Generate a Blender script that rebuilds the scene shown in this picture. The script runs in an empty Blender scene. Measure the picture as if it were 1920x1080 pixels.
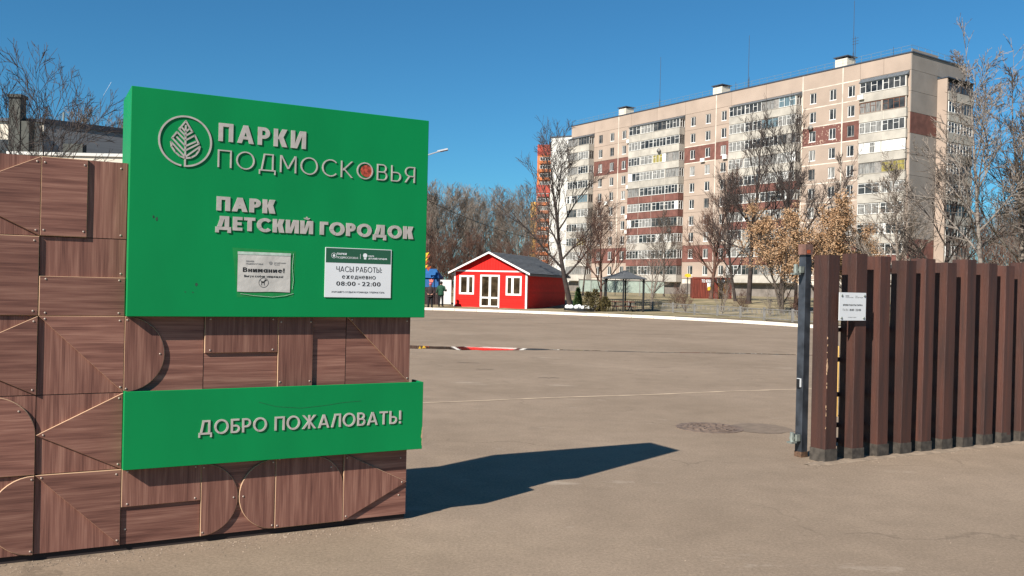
import bpy, math, random
from mathutils import Vector, Matrix
R = math.radians
sc = bpy.context.scene
COL = sc.collection

# ------------------------------------------------------------------ camera
CAM_H = 1.65
cam_d = bpy.data.cameras.new('camera'); cam = bpy.data.objects.new('camera', cam_d); COL.objects.link(cam)
cam_d.sensor_width = 36.0; cam_d.lens = 1666.0 / 1920.0 * 36.0
cam_d.clip_start = 0.05; cam_d.clip_end = 9000.0
cam.location = (0, 0, CAM_H)
cam.rotation_euler = (Matrix.Rotation(R(90 - 0.089), 3, 'X') @ Matrix.Rotation(R(1.315), 3, 'Z')).to_euler()
sc.camera = cam

# ------------------------------------------------------------------ sky, sun, exposure
TO_SUN = Vector((-2.36, -2.95, 2.77)).normalized()
SUN_EL = math.asin(TO_SUN.z); SUN_AZ = math.atan2(TO_SUN.x, TO_SUN.y)
w = bpy.data.worlds.new('World'); sc.world = w; w.use_nodes = True
nt = w.node_tree
bg = nt.nodes['Background']
sky = nt.nodes.new('ShaderNodeTexSky'); sky.sky_type = 'NISHITA'; sky.sun_disc = False
sky.sun_elevation = SUN_EL; sky.sun_rotation = SUN_AZ
sky.altitude = 150; sky.air_density = 1.0; sky.dust_density = 0.3; sky.ozone_density = 3.0
wb_ = nt.nodes.new('ShaderNodeMix'); wb_.data_type = 'RGBA'; wb_.blend_type = 'MULTIPLY'; wb_.inputs[0].default_value = 1.0
wb_.inputs[7].default_value = (0.37, 0.90, 1.14, 1)      # the phone's saturated white balance, even over the whole sky
nt.links.new(sky.outputs[0], wb_.inputs[6]); nt.links.new(wb_.outputs[2], bg.inputs[0]); bg.inputs[1].default_value = 0.055
sun_d = bpy.data.lights.new('sun', 'SUN'); sun_d.energy = 5.0; sun_d.angle = R(0.53); sun_d.color = (1.0, 0.945, 0.86)
sun = bpy.data.objects.new('sun', sun_d); COL.objects.link(sun)
sun.rotation_euler = (-TO_SUN).to_track_quat('-Z', 'Y').to_euler(); sun.location = (-20, -25, 30)
sc.view_settings.view_transform = 'Standard'; sc.view_settings.look = 'None'
sc.view_settings.exposure = 0.76; sc.view_settings.gamma = 1.0
sc.view_settings.use_curve_mapping = False
sc.cycles.max_bounces = 6
sc.cycles.use_denoising = True

# ------------------------------------------------------------------ materials
MATS = {}
def mat(name, col, rough=0.8, var=0.12, scale=4.0, detail=6, bump=0.0, bscale=40.0, metal=0.0, spec=0.4,
        rnd=0.0, stretch=(1, 1, 1), col2=None, lo=0.35, hi=0.65):
    m = bpy.data.materials.new(name); m.use_nodes = True; MATS[name] = m
    t = m.node_tree; N = t.nodes; L = t.links; b = N['Principled BSDF']
    b.inputs['Roughness'].default_value = rough; b.inputs['Metallic'].default_value = metal
    b.inputs['Specular IOR Level'].default_value = spec
    tc = N.new('ShaderNodeTexCoord'); mp = N.new('ShaderNodeMapping'); mp.inputs['Scale'].default_value = stretch
    L.new(tc.outputs['Object'], mp.inputs[0])
    oi = N.new('ShaderNodeObjectInfo')
    ad = N.new('ShaderNodeVectorMath'); ad.operation = 'MULTIPLY_ADD'; ad.inputs[1].default_value = (37.0, 51.0, 23.0)
    cb = N.new('ShaderNodeCombineXYZ')
    for i in range(3): L.new(oi.outputs['Random'], cb.inputs[i])
    L.new(cb.outputs[0], ad.inputs[0]); L.new(mp.outputs[0], ad.inputs[2])
    nz = N.new('ShaderNodeTexNoise'); nz.inputs['Scale'].default_value = scale; nz.inputs['Detail'].default_value = detail
    L.new(ad.outputs[0], nz.inputs['Vector'])
    rp = N.new('ShaderNodeValToRGB'); e = rp.color_ramp.elements
    c1 = col2 if col2 else tuple(min(1, c * (1 - var)) for c in col)
    c2 = col if col2 else tuple(min(1, c * (1 + var)) for c in col)
    e[0].position = lo; e[1].position = hi; e[0].color = (*c1, 1); e[1].color = (*c2, 1)
    L.new(nz.outputs['Fac'], rp.inputs[0])
    out = rp.outputs[0]
    if rnd:
        hs = N.new('ShaderNodeHueSaturation'); mr = N.new('ShaderNodeMapRange')
        mr.inputs['To Min'].default_value = 1 - rnd; mr.inputs['To Max'].default_value = 1 + rnd
        L.new(oi.outputs['Random'], mr.inputs['Value']); L.new(mr.outputs[0], hs.inputs['Value']); L.new(out, hs.inputs['Color'])
        out = hs.outputs[0]
    L.new(out, b.inputs['Base Color'])
    if bump:
        n2 = N.new('ShaderNodeTexNoise'); n2.inputs['Scale'].default_value = bscale; n2.inputs['Detail'].default_value = 8
        L.new(ad.outputs[0], n2.inputs['Vector'])
        bp = N.new('ShaderNodeBump'); bp.inputs['Strength'].default_value = bump; bp.inputs['Distance'].default_value = 0.02
        L.new(n2.outputs['Fac'], bp.inputs['Height']); L.new(bp.outputs[0], b.inputs['Normal'])
    return m

def wood(name, cols, vertical, rough=0.55):
    m = bpy.data.materials.new(name); m.use_nodes = True; MATS[name] = m
    t = m.node_tree; N = t.nodes; L = t.links; b = N['Principled BSDF']
    b.inputs['Roughness'].default_value = rough; b.inputs['Specular IOR Level'].default_value = 0.3
    tc = N.new('ShaderNodeTexCoord'); oi = N.new('ShaderNodeObjectInfo')
    cb = N.new('ShaderNodeCombineXYZ')
    for i in range(3): L.new(oi.outputs['Random'], cb.inputs[i])
    ad = N.new('ShaderNodeVectorMath'); ad.operation = 'MULTIPLY_ADD'; ad.inputs[1].default_value = (17.0, 31.0, 43.0)
    L.new(cb.outputs[0], ad.inputs[0]); L.new(tc.outputs['Object'], ad.inputs[2])
    def noise(sx, sz, scale, detail, dist):
        mp = N.new('ShaderNodeMapping'); mp.inputs['Scale'].default_value = (sz, 1, sx) if vertical else (sx, 1, sz)
        L.new(ad.outputs[0], mp.inputs[0])
        n = N.new('ShaderNodeTexNoise'); n.inputs['Scale'].default_value = scale; n.inputs['Detail'].default_value = detail
        n.inputs['Distortion'].default_value = dist; L.new(mp.outputs[0], n.inputs['Vector']); return n
    a = noise(0.9, 15.0, 2.4, 7, 0.35); c = noise(1.2, 75.0, 3.0, 5, 0.15)
    mx = N.new('ShaderNodeMath'); mx.operation = 'MULTIPLY_ADD'; mx.inputs[1].default_value = 0.45
    m2 = N.new('ShaderNodeMath'); m2.operation = 'MULTIPLY'; m2.inputs[1].default_value = 0.62
    L.new(a.outputs['Fac'], m2.inputs[0]); L.new(c.outputs['Fac'], mx.inputs[0]); L.new(m2.outputs[0], mx.inputs[2])
    rp = N.new('ShaderNodeValToRGB'); rp.color_ramp.elements[0].position = 0.36; rp.color_ramp.elements[1].position = 0.70
    rp.color_ramp.elements[0].color = (*cols[0], 1); rp.color_ramp.elements[1].color = (*cols[2], 1)
    e = rp.color_ramp.elements.new(0.53); e.color = (*cols[1], 1)
    L.new(mx.outputs[0], rp.inputs[0])
    hs = N.new('ShaderNodeHueSaturation'); mr = N.new('ShaderNodeMapRange')
    mr.inputs['To Min'].default_value = 0.84; mr.inputs['To Max'].default_value = 1.14
    L.new(oi.outputs['Random'], mr.inputs['Value']); L.new(mr.outputs[0], hs.inputs['Value']); L.new(rp.outputs[0], hs.inputs['Color'])
    L.new(hs.outputs[0], b.inputs['Base Color'])
    bp = N.new('ShaderNodeBump'); bp.inputs['Strength'].default_value = 0.12; bp.inputs['Distance'].default_value = 0.004
    L.new(mx.outputs[0], bp.inputs['Height']); L.new(bp.outputs[0], b.inputs['Normal'])
    return m

WC = ((0.098, 0.040, 0.030), (0.185, 0.080, 0.058), (0.285, 0.142, 0.102))
wood('panel_wood_vertical', WC, True); wood('panel_wood_horizontal', WC, False)
mat('panel_edge', (0.46, 0.29, 0.175), 0.7)
mat('panel_core_dark', (0.03, 0.02, 0.018), 0.9)
mat('sign_green', (0.0004, 0.205, 0.055), 0.5, var=0.07, scale=1.6, spec=0.22, bump=0.03, bscale=4, stretch=(1.5, 1.5, .6))
mat('letter_metal', (0.45, 0.40, 0.36), 0.5, var=0.1, scale=25, metal=0.15)
mat('screw_metal', (0.42, 0.34, 0.28), 0.5, metal=0.3)
mat('paper', (0.47, 0.44, 0.40), 0.7, var=0.08, scale=12, bump=0.25, bscale=9)
mat('paper_tape', (0.42, 0.50, 0.42), 0.3, var=0.15, scale=30)
mat('plaque_white', (0.66, 0.66, 0.66), 0.45, var=0.02)
mat('plaque_green', (0.018, 0.085, 0.045), 0.5, var=0.05)
mat('print_black', (0.015, 0.014, 0.014), 0.6)
mat('print_grey', (0.22, 0.21, 0.20), 0.6)
mat('print_white', (0.7, 0.7, 0.7), 0.6)
mat('scuff_dark', (0.02, 0.05, 0.03), 0.8, var=0.5, scale=60)
mat('scuff_green', (0.005, 0.20, 0.045), 0.7, var=0.1, scale=20)
mat('sticker_red', (0.33, 0.05, 0.028), 0.8, var=0.6, scale=60)
mat('beam_brown', (0.085, 0.031, 0.020), 0.6, col2=(0.040, 0.019, 0.015), scale=2.4, stretch=(6, 6, 0.5), rnd=0.32, bump=0.35, bscale=30, lo=.3, hi=.72)
mat('shoe_metal', (0.066, 0.055, 0.045), 0.6, var=0.35, scale=18, metal=0.2)
mat('rail_steel', (0.03, 0.018, 0.015), 0.6)
mat('post_steel', (0.045, 0.050, 0.060), 0.38, var=0.4, scale=7, metal=0.25, spec=0.5, bump=0.05, bscale=60)
mat('post_rust', (0.10, 0.055, 0.032), 0.8, var=0.5, scale=22)
mat('cap_brown', (0.15, 0.08, 0.06), 0.5, var=0.3, scale=20)
mat('cap_orange', (0.36, 0.07, 0.02), 0.4, var=0.4, scale=40)
mat('galvanised', (0.24, 0.26, 0.23), 0.5, var=0.25, scale=30, metal=0.4)
mat('black_plastic', (0.012, 0.012, 0.013), 0.4)
mat('yellow_paint', (0.66, 0.40, 0.12), 0.6)
mat('kerb_white', (0.74, 0.67, 0.57), 0.8, var=0.12, scale=1.2)
mat('iron', (0.15, 0.105, 0.078), 0.7, var=0.3, scale=14, bump=0.2, bscale=60)
mat('seam_sand', (0.44, 0.33, 0.23), 0.95, var=0.25, scale=3)
mat('crack_dark', (0.07, 0.052, 0.04), 0.95, var=0.4, scale=4)
mat('pebble', (0.25, 0.19, 0.14), 0.9, var=0.5, scale=20)
mat('soil', (0.12, 0.085, 0.05), 0.95, var=0.4, scale=0.8, bump=0.3, bscale=5)
mat('lawn', (0.33, 0.255, 0.145), 0.95, var=0.3, scale=0.6, bump=0.3, bscale=6, col2=(0.15, 0.125, 0.062))
mat('grass_dry', (0.30, 0.24, 0.12), 0.9, var=0.3, scale=3)
mat('red_paint', (0.72, 0.018, 0.014), 0.6, var=0.07, scale=3, rnd=0.07, spec=0.12)
mat('white_trim', (0.78, 0.74, 0.70), 0.55, var=0.03)
mat('roof_shingle', (0.10, 0.105, 0.11), 0.85, var=0.25, scale=5, rnd=0.12)
mat('glass', (0.045, 0.043, 0.04), 0.10, var=0.7, scale=0.8, spec=0.5)
mat('glass_warm', (0.05, 0.035, 0.02), 0.10, var=0.6, scale=2.0, spec=0.5)
mat('glass_curtain', (0.20, 0.19, 0.175), 0.2, var=0.6, scale=3.0, stretch=(4, 4, 0.3))
mat('glass_blue', (0.12, 0.17, 0.19), 0.2, var=0.3, scale=2.0, stretch=(4, 4, 0.3))
mat('glass_yellow', (0.27, 0.22, 0.06), 0.3, var=0.4, scale=2.0, stretch=(4, 4, 0.3))
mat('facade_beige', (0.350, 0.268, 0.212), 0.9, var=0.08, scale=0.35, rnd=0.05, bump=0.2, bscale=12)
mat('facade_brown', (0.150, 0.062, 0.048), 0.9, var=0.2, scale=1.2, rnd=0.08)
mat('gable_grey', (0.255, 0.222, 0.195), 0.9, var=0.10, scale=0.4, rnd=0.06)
mat('facade_joint', (0.56, 0.49, 0.41), 0.9, var=0.25, scale=0.6)
mat('facade_peel', (0.40, 0.28, 0.21), 0.9, var=0.1, scale=3, col2=(0.15, 0.062, 0.05), lo=0.585, hi=0.60)
mat('parapet_grey', (0.385, 0.350, 0.300), 0.9, var=0.14, scale=0.7, rnd=0.07)
mat('window_white', (0.72, 0.70, 0.66), 0.5, var=0.03)
mat('window_brown', (0.17, 0.075, 0.045), 0.6, var=0.2)
mat('window_grey', (0.24, 0.22, 0.20), 0.6, var=0.2)
mat('sheet_roof', (0.10, 0.11, 0.12), 0.6, var=0.2, rnd=0.1)
mat('flashing', (0.05, 0.06, 0.08), 0.5)
mat('plinth_grey', (0.17, 0.145, 0.125), 0.9, var=0.2, scale=1)
mat('white_wall', (0.56, 0.54, 0.50), 0.9, var=0.05, scale=0.3)
mat('orange_brick', (0.55, 0.17, 0.06), 0.9, var=0.12, scale=0.5, rnd=0.06)
mat('red_brick', (0.33, 0.06, 0.04), 0.9, var=0.12, scale=0.5)
mat('yellow_brick', (0.58, 0.33, 0.08), 0.9, var=0.1, scale=0.5)
mat('dark_brick', (0.13, 0.075, 0.055), 0.9, var=0.2, scale=2)
mat('render_cream', (0.57, 0.51, 0.42), 0.9, var=0.07, scale=0.5)
mat('siding_grey', (0.145, 0.145, 0.15), 0.7, var=0.1, scale=3, stretch=(.2, .2, 6))
mat('duct_metal', (0.05, 0.05, 0.042), 0.6, var=0.3, scale=3, metal=0.3)
mat('black_roof', (0.02, 0.022, 0.03), 0.7)
mat('bark', (0.088, 0.068, 0.054), 0.95, var=0.3, scale=6, rnd=0.12)
mat('bark_dark', (0.042, 0.031, 0.027), 0.95, var=0.3, scale=6, rnd=0.12)
mat('bark_grey', (0.185, 0.150, 0.122), 0.95, var=0.3, scale=4, rnd=0.1)
mat('bark_red', (0.095, 0.050, 0.035), 0.95, var=0.3, scale=6, rnd=0.12)
mat('bark_birch', (0.21, 0.175, 0.145), 0.9, var=0.2, scale=3, stretch=(1, 1, 4), col2=(0.08, 0.06, 0.05), lo=0.4, hi=0.52)
mat('leaf_dry', (0.48, 0.32, 0.19), 0.8, var=0.35, scale=3.0, col2=(0.30, 0.16, 0.075))
mat('conifer_green', (0.045, 0.085, 0.022), 0.9, var=0.3, scale=5)
mat('shrub_olive', (0.075, 0.058, 0.018), 0.9, var=0.4, scale=5)
mat('gazebo_black', (0.022, 0.021, 0.021), 0.6, var=0.2)
mat('gazebo_roof', (0.085, 0.088, 0.092), 0.75, var=0.12, rnd=0.04)
mat('table_wood', (0.13, 0.045, 0.03), 0.7)
mat('fence_grey', (0.18, 0.168, 0.155), 0.7, var=0.15)
mat('container_red', (0.145, 0.026, 0.014), 0.7, var=0.3, scale=1.2)
mat('container_ochre', (0.15, 0.075, 0.013), 0.7, var=0.3, scale=1.2)
mat('sign_yellow', (0.75, 0.45, 0.02), 0.6)
mat('board_green', (0.28, 0.33, 0.28), 0.7, var=0.1, rnd=0.1)
mat('stone_white', (0.76, 0.76, 0.74), 0.8, var=0.05)
mat('blue_cloth', (0.012, 0.085, 0.24), 0.7, var=0.15)
mat('emblem_red', (0.60, 0.15, 0.10), 0.7)
mat('board_white', (0.55, 0.55, 0.54), 0.7, var=0.03)
mat('skin', (0.42, 0.22, 0.15), 0.6)
mat('hair_dark', (0.02, 0.015, 0.012), 0.7)
mat('cap_pink', (0.45, 0.09, 0.13), 0.8)
mat('jacket_black', (0.030, 0.018, 0.018), 0.85, var=0.3, scale=10)
mat('jacket_green', (0.012, 0.055, 0.030), 0.85, var=0.3, scale=10)
mat('trousers_black', (0.010, 0.010, 0.012), 0.9)
mat('lamp_grey', (0.45, 0.46, 0.48), 0.4, metal=0.3)
mat('contrail_white', (0.42, 0.52, 0.62), 1.0, var=0.02)

def asphalt():
    m = bpy.data.materials.new('asphalt'); m.use_nodes = True; MATS['asphalt'] = m
    t = m.node_tree; N = t.nodes; L = t.links; b = N['Principled BSDF']
    b.inputs['Roughness'].default_value = 0.92; b.inputs['Specular IOR Level'].default_value = 0.12
    tc = N.new('ShaderNodeTexCoord')
    def nz(scale, detail, st=(1, 1, 1), rough=0.55):
        mp = N.new('ShaderNodeMapping'); mp.inputs['Scale'].default_value = st; L.new(tc.outputs['Object'], mp.inputs[0])
        n = N.new('ShaderNodeTexNoise'); n.inputs['Scale'].default_value = scale; n.inputs['Detail'].default_value = detail
        n.inputs['Roughness'].default_value = rough; L.new(mp.outputs[0], n.inputs['Vector']); return n.outputs['Fac']
    def ramp(f, p0, c0, p1, c1):
        r = N.new('ShaderNodeValToRGB'); r.color_ramp.elements[0].position = p0; r.color_ramp.elements[1].position = p1
        r.color_ramp.elements[0].color = (*c0, 1); r.color_ramp.elements[1].color = (*c1, 1); L.new(f, r.inputs[0]); return r.outputs[0]
    def mix(kind, a, bb, fac):
        x = N.new('ShaderNodeMix'); x.data_type = 'RGBA'; x.blend_type = kind
        if isinstance(fac, float): x.inputs[0].default_value = fac
        else: L.new(fac, x.inputs[0])
        L.new(a, x.inputs[6]); L.new(bb, x.inputs[7]); return x.outputs[2]
    base = ramp(nz(0.30, 5), 0.36, (0.230, 0.172, 0.123), 0.66, (0.280, 0.211, 0.153))
    mid = ramp(nz(2.2, 8, rough=0.75), 0.35, (0.90, 0.90, 0.90), 0.65, (1.07, 1.07, 1.07))
    fine = ramp(nz(46, 6, rough=0.85), 0.30, (0.55, 0.55, 0.55), 0.66, (1.30, 1.30, 1.30))
    c = mix('MULTIPLY', base, mid, 1.0); c = mix('MULTIPLY', c, fine, 0.8)
    # pale worn spots of old paint and salt, long across the square
    pale = ramp(nz(0.8, 8, (0.6, 1.3, 1), 0.75), 0.60, (0, 0, 0), 0.72, (1, 1, 1))
    pc = N.new('ShaderNodeRGB'); pc.outputs[0].default_value = (0.40, 0.33, 0.26, 1)
    mlt = N.new('ShaderNodeMath'); mlt.operation = 'MULTIPLY'; mlt.inputs[1].default_value = 0.8; L.new(pale, mlt.inputs[0])
    c = mix('MIX', c, pc.outputs[0], mlt.outputs[0])
    # dark chips and grit
    vo = N.new('ShaderNodeTexVoronoi'); vo.inputs['Scale'].default_value = 34; L.new(tc.outputs['Object'], vo.inputs['Vector'])
    chips = ramp(vo.outputs['Distance'], 0.05, (1, 1, 1), 0.13, (0, 0, 0))
    gate = ramp(nz(7.0, 2), 0.56, (0, 0, 0), 0.62, (0.75, 0.75, 0.75))
    mm = N.new('ShaderNodeMath'); mm.operation = 'MULTIPLY'; L.new(chips, mm.inputs[0]); L.new(gate, mm.inputs[1])
    dc = N.new('ShaderNodeRGB'); dc.outputs[0].default_value = (0.08, 0.06, 0.045, 1)
    c = mix('MIX', c, dc.outputs[0], mm.outputs[0])
    # oil and damp stains
    st = ramp(nz(0.75, 4, rough=0.5), 0.66, (0, 0, 0), 0.74, (0.5, 0.5, 0.5))
    sc_ = N.new('ShaderNodeRGB'); sc_.outputs[0].default_value = (0.155, 0.115, 0.085, 1)
    c = mix('MIX', c, sc_.outputs[0], st)
    ds = N.new('ShaderNodeTexNoise'); ds.inputs['Scale'].default_value = 1.6; ds.inputs['Detail'].default_value = 5; L.new(tc.outputs['Object'], ds.inputs['Vector'])
    dm_ = N.new('ShaderNodeVectorMath'); dm_.operation = 'MULTIPLY_ADD'; dm_.inputs[1].default_value = (.9, .9, .9); L.new(ds.outputs['Color'], dm_.inputs[0]); L.new(tc.outputs['Object'], dm_.inputs[2])
    v2 = N.new('ShaderNodeTexVoronoi'); v2.feature = 'DISTANCE_TO_EDGE'; v2.inputs['Scale'].default_value = 0.42; L.new(dm_.outputs[0], v2.inputs['Vector'])
    ck = ramp(v2.outputs['Distance'], 0.002, (1, 1, 1), 0.0065, (0, 0, 0)); cg = ramp(nz(0.5, 3), 0.50, (0, 0, 0), 0.58, (0.38, 0.38, 0.38))
    m5 = N.new('ShaderNodeMath'); m5.operation = 'MULTIPLY'; L.new(ck, m5.inputs[0]); L.new(cg, m5.inputs[1])
    c = mix('MIX', c, dc.outputs[0], m5.outputs[0])
    L.new(c, b.inputs['Base Color'])
    bp = N.new('ShaderNodeBump'); bp.inputs['Strength'].default_value = 0.45; bp.inputs['Distance'].default_value = 0.006
    L.new(nz(150, 4, rough=0.8), bp.inputs['Height'])
    b2 = N.new('ShaderNodeBump'); b2.inputs['Strength'].default_value = 0.06; b2.inputs['Distance'].default_value = 0.05
    L.new(nz(3.0, 4), b2.inputs['Height']); L.new(b2.outputs[0], bp.inputs['Normal']); L.new(bp.outputs[0], b.inputs['Normal'])
asphalt()
def water():
    m = bpy.data.materials.new('puddle_water'); m.use_nodes = True; MATS['puddle_water'] = m
    b = m.node_tree.nodes['Principled BSDF']
    b.inputs['Base Color'].default_value = (0.035, 0.027, 0.02, 1); b.inputs['Roughness'].default_value = 0.02
    b.inputs['Specular IOR Level'].default_value = 0.5
water()

# ------------------------------------------------------------------ mesh helpers
class MB:
    def __init__(s): s.v = []; s.f = []; s.mi = []
    def quad(s, pts, mi=0):
        i = len(s.v); s.v += [tuple(p) for p in pts]; s.f.append(tuple(range(i, i + len(pts)))); s.mi.append(mi); return s
    def box(s, x0, x1, y0, y1, z0, z1, mi=0, M=None):
        i = len(s.v)
        p = [(x0, y0, z0), (x1, y0, z0), (x1, y1, z0), (x0, y1, z0), (x0, y0, z1), (x1, y0, z1), (x1, y1, z1), (x0, y1, z1)]
        if M is not None: p = [tuple(M @ Vector(q)) for q in p]
        s.v += p
        for f in ((0, 3, 2, 1), (4, 5, 6, 7), (0, 1, 5, 4), (1, 2, 6, 5), (2, 3, 7, 6), (3, 0, 4, 7)):
            s.f.append(tuple(i + k for k in f)); s.mi.append(mi)
        return s
    def prism(s, poly, y0, y1, mi=0, side=None):
        """poly in x,z seen from -y, anticlockwise; y0 front, y1 back"""
        n = len(poly); i = len(s.v)
        s.v += [(x, y0, z) for x, z in poly] + [(x, y1, z) for x, z in poly]
        s.f.append(tuple(range(i, i + n))); s.mi.append(mi)
        s.f.append(tuple(range(i + 2 * n - 1, i + n - 1, -1))); s.mi.append(mi)
        for k in range(n):
            a, b = i + k, i + (k + 1) % n
            s.f.append((a, a + n, b + n, b)); s.mi.append(mi if side is None else side)
        return s
    def flat(s, poly, z0, z1, mi=0):
        """poly in x,y anticlockwise from above, z0 bottom, z1 top"""
        n = len(poly); i = len(s.v)
        s.v += [(x, y, z1) for x, y in poly] + [(x, y, z0) for x, y in poly]
        s.f.append(tuple(range(i, i + n))); s.mi.append(mi)
        s.f.append(tuple(range(i + 2 * n - 1, i + n - 1, -1))); s.mi.append(mi)
        for k in range(n):
            a, b = i + k, i + (k + 1) % n
            s.f.append((a, a + n, b + n, b)); s.mi.append(mi)
        return s
    def tube(s, a, b, r0, r1, n=6, mi=0, cap=False):
        a = Vector(a); b = Vector(b); d = b - a
        if d.length < 1e-6: return s
        d.normalize(); u = d.orthogonal().normalized(); w_ = d.cross(u); i = len(s.v)
        for k in range(n):
            an = 2 * math.pi * k / n; o = u * math.cos(an) + w_ * math.sin(an)
            s.v.append(tuple(a + o * r0)); s.v.append(tuple(b + o * r1))
        for k in range(n):
            k2 = (k + 1) % n
            s.f.append((i + 2 * k, i + 2 * k2, i + 2 * k2 + 1, i + 2 * k + 1)); s.mi.append(mi)
        if cap:
            s.f.append(tuple(i + 2 * k for k in range(n - 1, -1, -1))); s.mi.append(mi)
            s.f.append(tuple(i + 2 * k + 1 for k in range(n))); s.mi.append(mi)
        return s
    def path(s, pts, r, n=6, mi=0):
        for a, b in zip(pts[:-1], pts[1:]): s.tube(a, b, r, r, n, mi, True)
        return s
    def lathe(s, prof, n=12, mi=0, c=(0, 0, 0)):
        i = len(s.v)
        for r, z in prof:
            for k in range(n):
                an = 2 * math.pi * k / n; s.v.append((c[0] + r * math.cos(an), c[1] + r * math.sin(an), c[2] + z))
        for j in range(len(prof) - 1):
            for k in range(n):
                k2 = (k + 1) % n
                s.f.append((i + j * n + k, i + j * n + k2, i + (j + 1) * n + k2, i + (j + 1) * n + k)); s.mi.append(mi)
        s.f.append(tuple(i + (len(prof) - 1) * n + k for k in range(n))); s.mi.append(mi)
        return s
    def mesh(s, name, mats, smooth=False):
        m = bpy.data.meshes.new(name); m.from_pydata(s.v, [], s.f)
        for a in mats: m.materials.append(MATS[a])
        if len(mats) > 1: m.polygons.foreach_set('material_index', s.mi)
        if smooth: m.polygons.foreach_set('use_smooth', [True] * len(m.polygons))
        m.update(); return m
    def build(s, name, mats, parent=None, smooth=False, loc=None):
        if isinstance(mats, str): mats = [mats]
        return put(name, s.mesh(name, mats, smooth), parent, loc)

def put(name, mesh, parent=None, loc=None, rz=0.0):
    o = bpy.data.objects.new(name, mesh); COL.objects.link(o)
    if parent is not None: o.parent = parent
    if loc is not None: o.location = loc
    if rz: o.rotation_euler.z = rz
    return o
def tag(o, label, cat, group=None):
    o['label'] = label; o['category'] = cat
    if group: o['group'] = group
    return o
def thing(name, label, cat, loc=(0, 0, 0), rz=0.0, group=None):
    o = bpy.data.objects.new(name, None); COL.objects.link(o); o.empty_display_size = 0.2
    o.location = loc; o.rotation_euler.z = rz
    return tag(o, label, cat, group)
def struct(o): o['kind'] = 'structure'; return o
def stuff(o, label=None, cat=None):
    o['kind'] = 'stuff'
    if label: tag(o, label, cat)
    return o
def copy_tree(o, parent=None):
    c = o.copy(); COL.objects.link(c); c.parent = parent
    for ch in o.children: copy_tree(ch, c)
    return c
def arc(cx, cz, r, a0, a1, n=20):
    return [(cx + r * math.cos(R(a0 + (a1 - a0) * k / n)), cz + r * math.sin(R(a0 + (a1 - a0) * k / n))) for k in range(n + 1)]

_text_cache = {}
def glyph(ch, off):
    """(verts2d, faces, x0, x1) of one character at cap height 1, straight from Blender's built-in font"""
    k = (ch, off)
    if k in _text_cache: return _text_cache[k]
    c = bpy.data.curves.new('t', 'FONT'); c.body = ch; c.resolution_u = 5; c.offset = off; c.fill_mode = 'FRONT'
    o = bpy.data.objects.new('t', c); COL.objects.link(o); bpy.context.view_layer.update()
    m = bpy.data.meshes.new_from_object(o.evaluated_get(bpy.context.evaluated_depsgraph_get()))
    v = [(p.co.x / 0.728, p.co.y / 0.728) for p in m.vertices]; f = [tuple(p.vertices) for p in m.polygons]
    bpy.data.objects.remove(o); bpy.data.curves.remove(c); bpy.data.meshes.remove(m)
    r = (v, f, min((p[0] for p in v), default=0), max((p[0] for p in v), default=0.3))
    _text_cache[k] = r; return r
def layout(txt, off, gap, space):
    x = 0; out = []
    for ch in txt:
        if ch == ' ': x += space; continue
        v, f, a, b = glyph(ch, off); out.append((v, f, x - a)); x += b - a + gap
    return out, x - gap
def solid_glyph(mb, v, f, dx, sx, sz, ox, oz, y0, y1, slant=0.0):
    """extruded glyph (front at y0, back at y1, in x,z)"""
    from collections import Counter
    i = len(mb.v); n = len(v)
    P = [(ox + (p[0] + dx) * sx, oz + p[1] * sz + slant * (p[0] + dx) * sx) for p in v]
    mb.v += [(x, y0, z) for x, z in P] + [(x, y1, z) for x, z in P]
    cnt = Counter()
    for q in f:
        mb.f.append(tuple(i + k for k in q)); mb.mi.append(0)
        for a, b in zip(q, q[1:] + q[:1]): cnt[(a, b)] += 1
    for (a, b) in list(cnt):
        if (b, a) not in cnt: mb.f.append((i + a, i + a + n, i + b + n, i + b)); mb.mi.append(0)

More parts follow.
